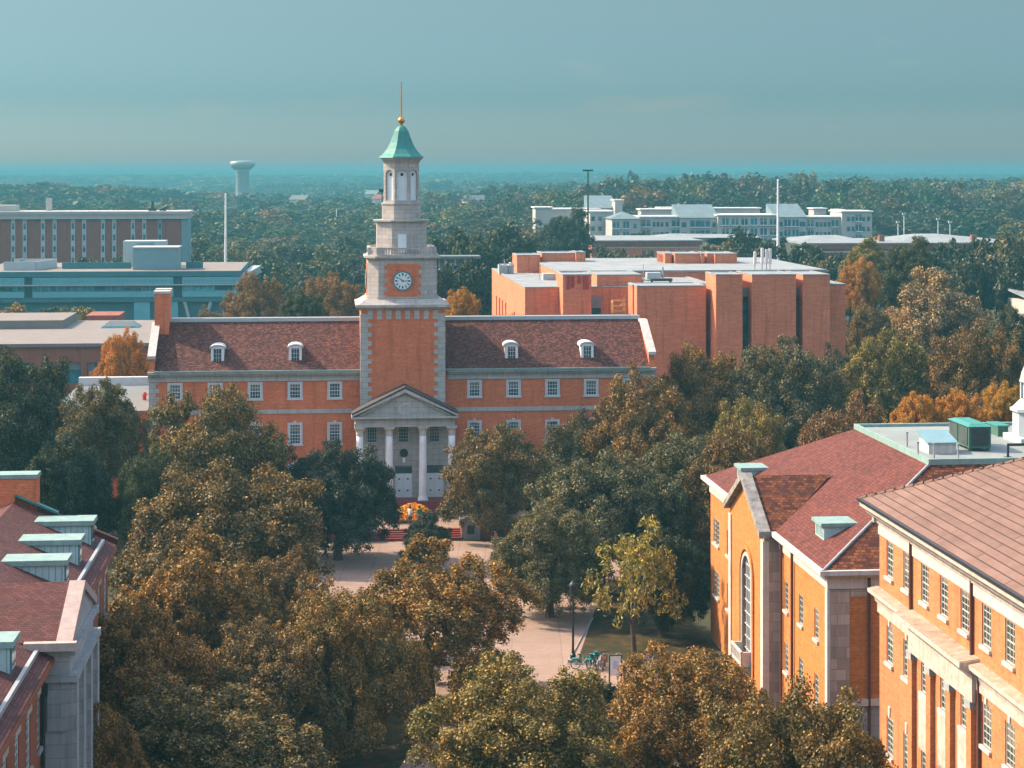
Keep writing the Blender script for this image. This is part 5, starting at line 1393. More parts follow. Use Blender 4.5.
def crown_points(rng, nlobe, total, rx, rz, cz, shape):
    """crown = big lobes on a lumpy envelope > leaf clumps on each lobe > leaves; then scaled to radius 6 m and top 11 m"""
    lob = unit(rng.normal(0, 1, (7, 3))); amp = rng.uniform(-.34, .36, 7)
    k = 5; D = [unit(rng.normal(0, 1, (1, 3)))[0]]
    while len(D) < nlobe:                      # spread-out lobe directions
        cand = unit(rng.normal(0, 1, (12, 3))); cand = cand[cand[:, 2] > shape['low']]
        if not len(cand): continue
        dist = np.min(np.linalg.norm(cand[:, None] - np.array(D)[None], axis=2), axis=1); D.append(cand[np.argmax(dist)])
    D = np.array(D)
    e = 1 + sum(a * np.maximum(0, D @ l) ** 4 for a, l in zip(amp, lob))
    LR = rng.uniform(shape['l0'], shape['l1'], nlobe)
    LC = D * ((e * rng.uniform(.46, .84, nlobe))[:, None]) * np.array([rx, rx, rz]) + np.array([0, 0, cz])
    LC = np.concatenate([LC, rng.normal(0, 1.1, (3, 3)) + np.array([0, 0, cz])]); LR = np.concatenate([LR, [2.3, 2.1, 2.3]])
    if shape.get('flat'):
        lowz = cz - rz * shape['flat']; LC[:, 2] = np.where(LC[:, 2] < lowz, lowz + (LC[:, 2] - lowz) * .3, LC[:, 2])
    nc = np.maximum(5, (LR ** 2 * shape['dens'])).astype(int); li = np.repeat(np.arange(len(LR)), nc); n = len(li)
    out = unit(LC - np.array([0, 0, cz - 1.5]))
    cd = unit(rng.normal(0, 1, (n, 3)) + out[li] * .7 + np.array([0, 0, .25]))
    C = LC[li] + cd * (LR[li] * np.where(rng.random(n) < .1, rng.uniform(1.1, 1.38, n), rng.uniform(.55, 1.1, n)))[:, None] * np.array([1, 1, shape.get('squash', .85)])
    rc = rng.uniform(shape['c0'], shape['c1'], n) * rng.choice([1, 1, 1.35], n)
    wgt = rc ** 1.8; cnt = np.maximum(6, (wgt / wgt.sum() * total)).astype(int)
    idx = np.repeat(np.arange(n), cnt); m = len(idx)
    dd = unit(rng.normal(0, 1, (m, 3)) + cd[idx] * .6 + np.array([0, 0, .3]))
    P = C[idx] + dd * (rc[idx] * rng.uniform(.25, 1.15, m))[:, None] * np.array([1, 1, .8])
    if shape.get('droop'): P[:, 2] -= shape['droop'] * np.maximum(0, np.hypot(P[:, 0], P[:, 1]) / rx - .5) ** 1.4 * rx
    P[:, :2] -= (np.percentile(P[:, :2], 98, axis=0) + np.percentile(P[:, :2], 2, axis=0)) / 2
    sc = 6.0 / np.percentile(np.hypot(P[:, 0], P[:, 1]), 98.5)
    zt = np.percentile(P[:, 2], 99.6); zb = np.percentile(P[:, 2], 1.0); z_lo = shape.get('base', 2.4)
    f = lambda Q: np.stack([Q[:, 0] * sc, Q[:, 1] * sc, z_lo + (Q[:, 2] - zb) * (10.9 - z_lo) / (zt - zb)], 1)
    return f(P), dd, f(C)

def trunk_mesh(rng, name, C, rx, h0, rad, lean=.3, forks=7):
    m = MB()
    top = Vector((rng.uniform(-lean, lean), rng.uniform(-lean, lean), h0))
    m.lathe(0, 0, [(rad * 1.5, -.3), (rad * 1.12, .25), (rad, .8)], 10)
    m.tube((0, 0, .75), top, rad, rad * .8, 9)
    sel = C[rng.permutation(len(C))[:forks * 3]]
    for i in range(forks):
        tgt = Vector(sel[i]); mid = top.lerp(tgt, .5) + Vector((0, 0, .3 * rng.uniform(-1, 1.5)))
        m.tube(top - Vector((0, 0, .15)), mid, rad * .55, rad * .34, 7); m.tube(mid, tgt, rad * .34, rad * .1, 6)
        for j in (1, 2):
            t2 = Vector(sel[forks * j + i]); m2 = mid.lerp(t2, .5)
            if (t2 - mid).length < rx * 1.0: m.tube(mid, t2, rad * .22, rad * .06, 5)
    o = m.build(name, 'trunk'); me = o.data; bpy.data.objects.remove(o); return me

def leaf_material(name, use_attr=False, trans=.17):
    m = bpy.data.materials.new(name); m.use_nodes = True; nt = m.node_tree
    nt.nodes.remove(nt.nodes['Principled BSDF']); out = nt.nodes['Material Output']
    if use_attr:
        at = N(nt, 'ShaderNodeAttribute'); at.attribute_name = 'tint'; base = at.outputs[0]
    else:
        base = N(nt, 'ShaderNodeObjectInfo').outputs['Color']
    geo = N(nt, 'ShaderNodeNewGeometry')
    r = N(nt, 'ShaderNodeValToRGB'); nt.links.new(geo.outputs['Random Per Island'], r.inputs[0])
    e = r.color_ramp.elements; e[0].position = 0; e[1].position = 1
    e[0].color, e[1].color = ((.78, .82, .8, 1), (1.28, 1.2, 1.0, 1)) if use_attr else ((.32, .38, .35, 1), (2.1, 1.7, 1.15, 1))
    x = e.new(.55); x.color = (.9, .9, .88, 1)
    o = mixc(nt, 1.0, base, r.outputs[0], 'MULTIPLY')
    f = noise(nt, coords(nt), .45, 3, .6, .42, .66)
    o = mixc(nt, f, o, mixc(nt, 1.0, o, (1.3, 1.05, .76), 'MULTIPLY'))
    f2 = noise(nt, coords(nt), .33, 3, .6, .50, .68)
    o = mixc(nt, f2, o, mixc(nt, 1.0, o, (.72, .85, .85), 'MULTIPLY'))
    d = N(nt, 'ShaderNodeBsdfDiffuse'); nt.links.new(o, d.inputs[0])
    t = N(nt, 'ShaderNodeBsdfTranslucent'); nt.links.new(mixc(nt, 1.0, o, (1.2, 1.05, .6), 'MULTIPLY'), t.inputs[0])
    g = N(nt, 'ShaderNodeBsdfGlossy'); g.inputs['Roughness'].default_value = .55; g.inputs[0].default_value = (1, 1, 1, 1)
    s = N(nt, 'ShaderNodeMixShader'); s.inputs[0].default_value = trans
    nt.links.new(d.outputs[0], s.inputs[1]); nt.links.new(t.outputs[0], s.inputs[2])
    s2 = N(nt, 'ShaderNodeMixShader'); s2.inputs[0].default_value = .025
    nt.links.new(s.outputs[0], s2.inputs[1]); nt.links.new(g.outputs[0], s2.inputs[2])
    nt.links.new(s2.outputs[0], out.inputs['Surface'])
    return m

KIND = {}      # kind -> list of (crown mesh, trunk mesh); reference radius 6 m, height 11 m
def make_kinds():
    MAT['leaf'] = leaf_material('leaf'); MAT['leaf_far'] = leaf_material('leaf_far', True)
    oak = dict(low=-.45, l0=1.5, l1=2.5, dens=5.2, c0=.42, c1=.85, flat=.5, squash=.85, base=2.0)
    up = dict(low=-.75, l0=1.3, l1=2.2, dens=5.5, c0=.4, c1=.8, squash=.95, base=1.4)
    loose = dict(low=-.4, l0=.95, l1=1.75, dens=5.0, c0=.30, c1=.62, flat=.5, squash=.7, droop=.26, base=1.2)
    feath = dict(low=-.6, l0=1.0, l1=1.8, dens=5.0, c0=.4, c1=.8, squash=.6, droop=.25, base=3.2)
    spec = {
        'oak': [(oak, 26, 150000, 6, 4.4, 6.2, .42, 11), (oak, 30, 150000, 6, 4.2, 6.2, .42, 12), (oak, 22, 145000, 6, 4.6, 6.2, .42, 13), (oak, 28, 150000, 6, 4.2, 6.2, .42, 14)],
        'upright': [(up, 30, 120000, 6, 5.2, 6.0, .36, 21), (up, 26, 120000, 6, 5.2, 6.0, .36, 22)],
        'loose': [(loose, 40, 100000, 6, 4.0, 6.4, .3, 31), (loose, 36, 95000, 6, 4.0, 6.3, .3, 32), (loose, 44, 100000, 6, 4.0, 6.4, .3, 33)],
        'feather': [(feath, 14, 3900, 6, 4.0, 7.0, .30, 41)],
    }
    for k, lst in spec.items():
        KIND[k] = []
        for sh, nc, tot, rx, rz, cz, rad, seed in lst:
            rng = np.random.default_rng(seed)
            P, Nn, C = crown_points(rng, nc, tot, rx, rz, cz, sh)
            L, wd = (.18, .12) if k != 'feather' else (.6, .2)
            V, Fc = leaves(rng, P, Nn, L, wd)
            KIND[k].append((np_mesh('crown_' + k, V, Fc, ['leaf']), trunk_mesh(rng, 'trunk_' + k, C, rx, 2.6, rad)))
    KIND['mid'] = []
    for seed in (51, 52, 53, 54):
        rng = np.random.default_rng(seed)
        P, Nn, C = crown_points(rng, 20, 7500, 6, 4.7, 6.0, dict(low=-.6, l0=1.5, l1=2.5, dens=3.0, c0=.6, c1=1.2, squash=.9, base=1.2))
        V, Fc = leaves(rng, P, Nn, .68, .44)
        KIND['mid'].append((np_mesh('crown_mid', V, Fc, ['leaf']), trunk_mesh(rng, 'trunk_mid', C, 6, 2.4, .4, forks=5)))
TREES = []
def tree(kind, x, y, rad, h, tint, label, group=None, name='tree', var=None, cat='tree'):
    z = gz1(x, y)
    v = KIND[kind][(var if var is not None else len(TREES)) % len(KIND[kind])]
    r = empty(name, (x, y, z), random.uniform(0, 6.28)); tag(r, label, cat, group)
    sc = (rad / 6.0, rad / 6.0, h / 11.0)
    sc = (rad / 6.0, rad / 6.0, h / 11.0)
    t = bpy.data.objects.new('trunk', v[1]); COL.objects.link(t); t.parent = r; t.scale = sc
    zs = min(h * .84, 2.05 * rad) / 8.9; lift = h - 10.9 * zs
    c = bpy.data.objects.new('crown', v[0]); COL.objects.link(c); c.parent = r; c.scale = (sc[0], sc[1], zs); c.location = (0, 0, lift); c.color = (*tint, 1)
    TREES.append(r); return r

DG = (.056, .072, .030); GG = (.115, .112, .056); OL = (.195, .165, .045); BR = (.152, .114, .038)
OB = (.215, .135, .036); OR = (.40, .215, .03); YE = (.42, .28, .04); PALE = (.235, .20, .10); DK = (.034, .052, .030); RU = (.17, .11, .05)
# (u centre, v of top, width px, depth m, kind, tint, label)
NEAR = [
 (18, 358, 150, 178, 'oak', DG, 'tall dark green tree at the corner of the flat-roofed link wing'),
 (104, 386, 96, 163, 'oak', GG, 'grey green tree in front of the link wing roof, above the brick chimney'),
 (66, 440, 96, 150, 'oak', DK, 'dark shaded tree directly behind the green dormers and chimney'),
 (148, 455, 82, 150, 'oak', DG, 'dark tree between the dormer hall and the big brown crowns'),
 (205, 395, 160, 172, 'oak', BR, 'broad brown green tree before the chimney half of the clock hall'),
 (338, 447, 118, 171, 'oak', DK, 'dark green round tree beside the shaded portico steps'),
 (218, 470, 205, 141, 'oak', BR, 'wide brown oak, the tallest crown in the grove beside the plaza'),
 (185, 538, 195, 123, 'loose', OB, 'orange brown tree over the middle of the grove by the dormer hall'),
 (270, 560, 130, 127, 'loose', BR, 'brown tree with loose crown leaning over the shaded plaza edge'),
 (140, 612, 175, 108, 'oak', OB, 'orange brown tree crowding the stone portico of the dormer hall'),
 (262, 628, 150, 111, 'oak', BR, 'dark brown oak deep in the grove above the leaf-strewn lawn'),
 (200, 690, 250, 99, 'oak', BR, 'brown oak at the bottom edge of the grove'),
 (92, 708, 120, 93, 'loose', OB, 'rust orange tree below the stone portico, with red leaf patches'),
 (430, 546, 212, 126, 'loose', OB, 'wide orange brown tree with sagging branches in the middle of the plaza'),
 (350, 590, 165, 114, 'loose', OB, 'orange brown tree overlapping the plaza tree, above the dark lawn'),
 (424, 513, 58, 166, 'upright', DK, 'small dark magnolia in front of the red steps'),
 (528, 664, 215, 100, 'oak', OL, 'bright olive yellow tree at the foot of the diagonal walk'),
 (690, 652, 185, 104, 'loose', OB, 'sparse orange brown tree in front of the arched gable window'),
 (806, 697, 205, 88, 'oak', BR, 'dense olive brown tree at the foot of the two sunlit halls'),
 (634, 524, 98, 137, 'feather', (.235, .215, .055), 'small yellow green tree with a bare slanting trunk on the lawn'),
 (700, 548, 60, 156, 'oak', DK, 'dark tree in shade against the end of the gabled hall'),
 (662, 535, 84, 143, 'oak', DK, 'dark tree shading the lawn just behind the small yellow green tree'),
 (600, 458, 150, 160, 'oak', GG, 'big grey green oak on the far side of the plaza walk'),
 (550, 508, 118, 149, 'oak', GG, 'lower grey green oak whose crown hangs over the walk lamp'),
 (680, 440, 140, 164, 'oak', GG, 'grey green oak against the corner of the gabled hall'),
 (500, 430, 122, 181, 'oak', BR, 'rounded brown green tree on the terrace beside the portico'),
 (588, 416, 92, 187, 'oak', GG, 'olive green tree under the end windows of the clock hall, above the grey oaks'),
 (645, 380, 128, 186, 'oak', OB, 'brown orange tree covering the end windows of the clock hall'),
 (700, 352, 118, 203, 'oak', OB, 'tall orange brown tree below the red brick block'),
 (782, 346, 120, 201, 'oak', GG, 'grey green tree below the slit windows of the red brick block'),
 (745, 405, 100, 182, 'oak', OL, 'olive tree between the brick block and the gabled hall roof'),
 (845, 408, 130, 160, 'oak', RU, 'reddish brown tree close behind the red hipped roof'),
 (735, 432, 120, 160, 'oak', BR, 'olive brown tree behind the tip of the gable coping'),
 (886, 338, 110, 210, 'oak', OL, 'olive yellow tree above the red roof with a rounded top'),
 (985, 330, 105, 205, 'oak', BR, 'brown green tree above the white cupola'),
 (830, 355, 90, 225, 'oak', DG, 'dark green tree at the foot of the last brick tower'),
 (916, 396, 62, 168, 'oak', OR, 'orange tree behind the red roof ridge and the blue vent box'),
 (958, 394, 66, 168, 'oak', OR, 'bright orange tree behind the green cooling unit'),
 (1004, 386, 52, 172, 'oak', OR, 'orange tree behind the white cupola'),
 (945, 275, 150, 262, 'upright', PALE, 'very large pale tan tree towering over the orange trees'),
 (905, 240, 70, 300, 'upright', DG, 'dark green tree between the yellow tree and the pale tan tree'),
 (868, 240, 60, 305, 'upright', OL, 'tall olive tree rising behind the yellow tree'),
 (860, 260, 44, 285, 'oak', OR, 'vivid yellow orange tree beside the last brick tower'),
 (870, 308, 60, 255, 'oak', BR, 'low brown tree below the vivid yellow orange tree'),
 (1015, 310, 70, 245, 'oak', DG, 'dark green tree below the white-roofed shed'),
 (462, 290, 42, 232, 'oak', OR, 'orange tree between the clock tower and the brick block'),
 (432, 300, 30, 240, 'oak', OB, 'small brown tree tucked against the clock tower shaft'),
 (122, 334, 56, 226, 'oak', OR, 'orange yellow tree beside the tall chimney of the clock hall'),
 (258, 277, 68, 300, 'oak', OB, 'brown orange tree above the ridge beside the teal glass building'),
 (330, 278, 72, 310, 'oak', OB, 'wide brown tree above the roof ridge next to the clock tower'),
 (300, 292, 50, 260, 'oak', DG, 'dark green tree low over the ridge between two brown trees'),
 (210, 312, 50, 290, 'oak', BR, 'low brown tree under the slanted columns'),
 (565, 211, 66, 470, 'upright', DK, 'broad dark green tree in front of the pale apartment complex'),
 (12, 306, 60, 380, 'mid', OB, 'brown orange shrubby tree before the teal glass building'),
 (50, 308, 40, 378, 'mid', DG, 'green shrubby tree before the teal glass lobby'),
 (78, 308, 44, 374, 'mid', OL, 'olive shrubby tree beside the small brick room'),
]
MIDGROUP = [   # rows of look-alike dark trees round the school; (u, vtop, width, depth)
 (470, 232, 60, 400), (505, 226, 56, 420), (445, 240, 50, 400), (525, 238, 50, 395), (455, 262, 56, 330), (478, 268, 50, 330), (440, 268, 40, 320), (500, 268, 40, 345),
 (615, 248, 50, 440), (645, 255, 50, 430), (600, 256, 50, 420), (680, 254, 50, 430), (714, 244, 56, 440), (745, 232, 60, 460), (770, 240, 60, 440), (800, 246, 60, 420), (830, 252, 60, 400), (735, 254, 60, 410), (775, 258, 56, 390), (690, 258, 60, 410), (812, 262, 50, 380),
 (640, 233, 40, 600), (665, 234, 40, 600), (722, 238, 40, 560), (752, 236, 40, 560),
 (930, 250, 60, 380), (955, 246, 60, 390), (980, 240, 64, 395), (1005, 236, 64, 390), (1030, 238, 64, 390), (905, 262, 56, 380), (965, 262, 56, 360), (1000, 258, 56, 360), (1022, 256, 60, 355), (940, 268, 50, 350),
 (850, 258, 50, 400), (875, 256, 50, 420),
]
def place_trees():
    for i, (u, vt, w, Y, k, tint, lab) in enumerate(NEAR):
        x = (u - 512) * Y / F; z = H - (vt - V0) * Y / F - gz1(x, Y); rad = w / 2 * Y / F
        # the reference crown tops out near 11 m
        nm = {'loose': 'spreading_tree', 'feather': 'small_tree'}.get(k, 'tree')
        if 'magnolia' in lab: nm = 'magnolia_tree'
        if 'oak' in lab: nm = 'oak_tree'
        if 'shrubby' in lab: nm = 'shrubby_tree'
        tree(k, x, Y, rad * 1.02, z * 1.0, tuple(t * random.uniform(.92, 1.08) for t in tint), lab, None, nm, i)
    for i, (u, vt, w, Y) in enumerate(MIDGROUP):
        x = (u - 512) * Y / F; z = H - (vt - V0) * Y / F - gz1(x, Y); rad = w / 2 * Y / F
        tree('mid', x, Y, rad, z, random.choice((DK, DK, DG, GG)), 'dark green tree in the belt of trees round the school and canopy roofs', 'dark trees round the school', 'school_tree', i)

AVOID = []   # campus rectangles without trees (a0,a1,b0,b1)
def free(a, b, pad=4):
    return not any(a0 - pad < a < a1 + pad and b0 - pad < b < b1 + pad for a0, a1, b0, b1 in AVOID)
def woods():
    """countable trees of the nearer wood, then the far wood as one mass"""
    rng = np.random.default_rng(77); rnd = random.Random(77)
    AVOID.extend([(a_of(-60, 424), a_of(250, 424), 395, 480), (a_of(-60, 520), a_of(190, 520), 500, 540), (a_of(588, 520), a_of(702, 520), 512, 566), (a_of(800, 505), a_of(1020, 505), 495, 545), (a_of(530, 665), a_of(880, 665), 650, 740)])
    pts = []
    def scatter(y0, y1, step, lim=.30):
        out = []; y = y0
        while y < y1:
            st = step * (.7 + .3 * y / y0)
            x = -lim * y
            while x < lim * y:
                px, py = x + rnd.uniform(-.42, .42) * st, y + rnd.uniform(-.42, .42) * st
                a = px * c_ + py * s_; b = -px * s_ + py * c_
                if free(a, b): out.append((px, py))
                x += st
            y += st * .9
        return out
    near = scatter(440, 660, 13)
    near.sort(key=lambda p: p[1])
    tints = [DG, GG, DG, BR, DG, DK, DK]
    n = 0
    for x, y in near[:230]:
        lx = x / y
        if (lx > .03 and y > 545) or (lx > .10 and y < 500): continue
        # keep the nearest rows low so that buildings behind stay visible
        h = rnd.uniform(8, 12.5)
        if lx > .035: h = rnd.uniform(6, 8.5)
        tree('mid', x, y, rnd.uniform(5.5, 8.5), h, tuple(t * rnd.uniform(.8, 1.25) for t in rnd.choice(tints)), 'hazy tree of the wood behind the dormitory, clock tower and school', 'trees of the nearer wood', 'woodland_tree', rnd.randrange(4)); n += 1
    rest = near[230:]
    # far wood: one mesh
    def lowcrown(seed, nc, tot, L, wd):
        g = np.random.default_rng(seed)
        P, Nn, C = crown_points(g, nc, tot, 6, 4.4, 6.2, dict(low=-.5, l0=1.6, l1=2.6, dens=1.5, c0=.8, c1=1.5, squash=.85, base=1.0))
        return leaves(g, P, Nn, L, wd, .6)
    lodA = [lowcrown(60 + i, 14, 1150, 1.05, .72) for i in range(5)]
    lodB = [lowcrown(70 + i, 9, 230, 2.3, 1.6) for i in range(5)]
    Vs, Fs, At = [], [], []; off = 0
    def add(lod, x, y, rad, h, tint):
        nonlocal off
        V, Fc = lod[rnd.randrange(len(lod))]
        t = rnd.uniform(0, 6.28); ct, st = math.cos(t), math.sin(t)
        Q = V * np.array([rad / 6, rad / 6, h / 10.8])
        Q = np.stack([Q[:, 0] * ct - Q[:, 1] * st + x, Q[:, 0] * st + Q[:, 1] * ct + y, Q[:, 2] + gz1(x, y)], 1)
        Vs.append(Q); Fs.append(Fc + off); off += len(V); At.append(np.tile(np.array([*tint, 1.0]), (len(Fc), 1)))
    far_t = [DG, GG, DG, DG, DK, DK, GG, DK, DG, BR, DK]
    def stand(x, y): return math.sin(x * .013 + y * .006 + 1) * .5 + math.sin(x * .029 - y * .011 + 2.3) * .3 + math.sin(x * .005 + y * .017) * .4
    for x, y in [p for p in rest if not (p[0] / p[1] > .025 and p[1] > 470)] + scatter(690, 1150, 16):
        hh = rnd.uniform(8, 13.5)
        if x / y > .03: hh = rnd.uniform(8, 16) if y > 760 else rnd.uniform(6, 9)
        st = stand(x, y)
        if st < -.62 and y > 760 and rnd.random() < .8: continue
        hh *= 1 + .28 * st
        if rnd.random() < .07: hh *= 1.2
        add(lodA, x, y, rnd.choice((6, 8, 9, 11, 12.5)) * rnd.uniform(.85, 1.15), hh, tuple(t * rnd.uniform(.75, 1.3) for t in rnd.choice(far_t)))
    for x, y in scatter(1150, 2700, 24):
        if abs(x / y + .138) < .006 and 1500 < y < 1750: continue
        st = stand(x * .5, y * .5)
        if st < -.55 and rnd.random() < .85: continue
        add(lodB, x, y, rnd.uniform(9, 17), rnd.uniform(8, 14) * (1 + .35 * st), tuple(t * rnd.uniform(.75, 1.3) for t in rnd.choice(far_t)))
    lodC = [lowcrown(80 + i, 6, 70, 3.4, 2.4) for i in range(4)]
    for x, y in scatter(2750, 7300, 46, .285):
        if rnd.random() < .12: continue
        add(lodC, x, y, rnd.uniform(18, 34), rnd.uniform(8, 14), tuple(t * rnd.uniform(.7, 1.6) for t in rnd.choice(far_t)))
    me = np_mesh('far_woods', np.concatenate(Vs), np.concatenate(Fs), ['leaf_far'], attr=np.concatenate(At))
    o = bpy.data.objects.new('far_woods', me); COL.objects.link(o); tag(o, 'hazy mass of woodland stretching to the horizon', None, None, 'stuff')
    print('wood trees', n, 'far', len(Fs), 'faces', sum(len(f) for f in Fs))

# ================================================================== GROUND
def m_ground(name, c1, c2, c3, sc=.06, fine=2.5, rough=.95):
    m, nt, b = new_mat(name); v = coords(nt)
    f = noise(nt, v, sc, 5, .6, .35, .65); o = mixc(nt, f, c1, c2)
    f2 = noise(nt, v, fine, 4, .7, .45, .75); o = mixc(nt, f2, o, c3)
    nt.links.new(o, b.inputs['Base Color']); b.inputs['Roughness'].default_value = rough; b.inputs['Specular IOR Level'].default_value = .15
    return m
def m_paving(name, c1, c2, slab=1.5):
    m, nt, b = new_mat(name); v = coords(nt)
    t = N(nt, 'ShaderNodeTexBrick'); nt.links.new(scaled(nt, v, (1, 1, 1)), t.inputs['Vector'])
    t.inputs['Color1'].default_value = (*c1, 1); t.inputs['Color2'].default_value = (*c2, 1); t.inputs['Mortar'].default_value = (*mul(c1, .62), 1)
    t.inputs['Scale'].default_value = 1; t.inputs['Mortar Size'].default_value = .025; t.inputs['Brick Width'].default_value = slab * 1.6; t.inputs['Row Height'].default_value = slab; t.offset = 0
    f = noise(nt, v, .25, 5, .65); o = mixc(nt, f, mixc(nt, 1.0, t.outputs[0], (.8, .78, .76), 'MULTIPLY'), t.outputs[0])
    f2 = noise(nt, v, 1.8, 4, .7, .5, .8); o = mixc(nt, f2, o, mixc(nt, 1.0, o, (.84, .8, .78), 'MULTIPLY'))
    nt.links.new(o, b.inputs['Base Color']); b.inputs['Roughness'].default_value = .9; b.inputs['Specular IOR Level'].default_value = .2
    return m
def px_ground(u, v, z=0.0):
    Y = (H - z) * F / (v - V0); return ((u - 512) * Y / F, Y)
def sheet(name, pts, z, mat, label=None):
    me = bpy.data.meshes.new(name); me.from_pydata([(x, y, z) for x, y in pts], [], [tuple(range(len(pts)))]); me.materials.append(mat); me.update()
    o = bpy.data.objects.new(name, me); COL.objects.link(o); o['kind'] = 'structure'; return o
def build_ground():
    mg = m_ground('ground_earth', (.040, .048, .026), (.055, .055, .028), (.075, .06, .03))
    ys = np.concatenate([np.linspace(-120, 280, 5), np.linspace(300, 1500, 49), np.linspace(1560, 9300, 110)])
    xs = np.concatenate([np.linspace(-4600, -700, 24), np.linspace(-640, 640, 81), np.linspace(700, 4600, 24)])
    X, Y = np.meshgrid(xs, ys); Z = gz(X, Y)
    V = np.stack([X.ravel(), Y.ravel(), Z.ravel()], 1)
    nx, ny = len(xs), len(ys)
    idx = np.arange(nx * ny).reshape(ny, nx)
    Fc = np.stack([idx[:-1, :-1], idx[:-1, 1:], idx[1:, 1:], idx[1:, :-1]], -1).reshape(-1, 4)
    me = np_mesh('ground', V, Fc, [mg]); me.polygons.foreach_set('use_smooth', [True] * len(me.polygons))
    o = bpy.data.objects.new('ground', me); COL.objects.link(o); o['kind'] = 'structure'
    mp = m_paving('plaza_paving', (.31, .225, .18), (.27, .195, .155)); mp2 = m_paving('walk_paving', (.32, .235, .19), (.28, .205, .165), 2.2)
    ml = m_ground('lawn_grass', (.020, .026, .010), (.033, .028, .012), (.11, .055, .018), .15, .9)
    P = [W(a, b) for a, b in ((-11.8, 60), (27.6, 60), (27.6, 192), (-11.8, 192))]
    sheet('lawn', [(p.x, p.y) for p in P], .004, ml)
    g = px_ground
    sheet('plaza_pavement', [g(250, 612), g(330, 598), g(345, 640), g(400, 690), g(470, 700), g(530, 690), g(565, 668), g(592, 618), g(608, 580), g(700, 575), g(760, 575), g(760, 541.3), g(300, 541.3), g(230, 560)], .008, mp)
    sheet('path', [g(412, 749), g(385, 790), g(470, 790), g(566, 690), g(575, 668), g(592.5, 618), g(525, 612), g(470, 690)], .012, mp2)
    sheet('path', [g(560, 692), g(706, 690), g(706, 665), g(568, 665)], .016, mp2)
    sheet('path', [g(640, 575), g(712, 575), g(712, 548), g(640, 548)], .012, mp2)
    # terrace in front of the hall (one step-height above the plaza)
    bt = 181.5
    m = MB(); m.box(-22, 40, bt, 194.9, -.5, .82); t = m.build('terrace_ground', [mp]); t['kind'] = 'structure'; t.rotation_euler = (0, 0, TH)
    m = MB(); m.box(14.5, 27, bt + .9, 187, .3, .826); t = m.build('terrace_lawn', [m_ground('grass_dry', (.16, .13, .04), (.22, .15, .05), (.2, .1, .03), .2, 1.2)]); t['kind'] = 'structure'; t.rotation_euler = (0, 0, TH)
    # kerbs round the lawn
    p0, p1, p2 = g(592.5, 618), g(568, 664.5), g(700, 664.5)
    m = MB(); m.tube((*p0, .02), (*p1, .02), .09, n=4); m.tube((*p1, .02), (*p2, .02), .09, n=4); k = m.build('lawn_kerb', 'concrete'); k['kind'] = 'structure'
    # red steps
    r = campus_thing('plaza_steps', 8.0, bt, 'broad flight of dark red brick steps up from the plaza to the terrace', 'steps')
    m = MB(r)
    a0, a1 = a_of(365, bt), a_of(462, bt)
    for k in range(5): m.box(a0, a1, bt - .36 * (k + 1), bt - .36 * k - (.0 if k else .003), 0, .82 - .137 * (k + 1) + .13)
    m.build('stair_flight', 'red_tile')
    for (u0, u1, lab, piers) in ((461, 512, 'brick planter wall with a pale stone pier beside the red steps, under the rounded terrace tree', ((461.5, 480),)), (318, 366, 'brick planter wall with a pale stone pier in tree shade, near the seated person', ((346, 366),))):
        a0, a1 = a_of(u0, bt - 1.6), a_of(u1, bt - 1.6)
        r = campus_thing('planter_wall', (a0 + a1) / 2, bt - 1.6, lab, 'planter wall')
        m = MB(r); m.box(a0, a1, bt - 1.5, bt + .6, 0, 1.62); m.build('wall', 'brick_dull')
        m = MB(r); m.box(a0 - .06, a1 + .06, bt - 1.58, bt + .68, 1.62, 1.76); m.build('coping', 'stone')
        for p0, p1 in piers:
            m = MB(r); x0, x1 = a_of(p0, bt - 1.7), a_of(p1, bt - 1.7); m.box(x0, x1, bt - 1.8, bt + .7, 0, 1.68); pr = m.build('pier', 'concrete')
            m = MB(r); xc = (x0 + x1) / 2; m.box(xc - .32, xc + .32, bt - 1.86, bt - 1.8, .55, 1.35); m.build('plaque', 'dark', pr)
    # flower bed
    r = campus_thing('flower_bed', 9.0, 186.5, 'round raised bed packed with yellow orange flowers on the terrace before the columns', 'flower bed')
    fb = MB(r); ca, cb = a_of(413, 186.5), 186.9
    fb.lathe(ca, cb, [(2.0, .6), (2.0, 1.02), (1.8, 1.06), (.3, 1.1)], 24); fb.build('kerb', 'stone_white')
    rng = np.random.default_rng(3)
    n = 3600; rr = 1.95 * np.sqrt(rng.random(n)); th = rng.random(n) * 6.283
    Pp = np.stack([rr * np.cos(th), rr * np.sin(th), 1.05 + 1.2 * (1 - (rr / 2.1) ** 2) * rng.uniform(.6, 1, n)], 1)
    V, Fc = leaves(rng, Pp, np.tile([0, 0, 1.0], (n, 1)), .24, .2, .5)
    V = V + np.array([ca - r['org_a'], cb - r['org_b'], 0])
    o = bpy.data.objects.new('flowers', np_mesh('flowers', V, Fc, ['leaf'])); COL.objects.link(o); o.parent = r; o.color = (.70, .38, .03, 1)
    # low hedge of the same flowers
    n = 1500; Pp = np.stack([rng.uniform(-1.6, 1.6, n), rng.uniform(-.5, .5, n), .8 + .45 * rng.random(n)], 1)
    V, Fc = leaves(rng, Pp, np.tile([0, 0, 1.0], (n, 1)), .24, .2, .6)
    w = W(a_of(402, 184.3), 184.3); r2 = empty('flower_border', (w.x, w.y, 0), TH); tag(r2, 'low strip of orange flowers in front of the round flower bed', 'flower bed')
    o = bpy.data.objects.new('flowers', np_mesh('flowers', V, Fc, ['leaf'])); COL.objects.link(o); o.parent = r2; o.color = (.42, .2, .03, 1)
    m = MB(); m.box(-1.7, 1.7, -.6, .6, .7, .9); k = m.build('kerb', 'stone_white', r2)
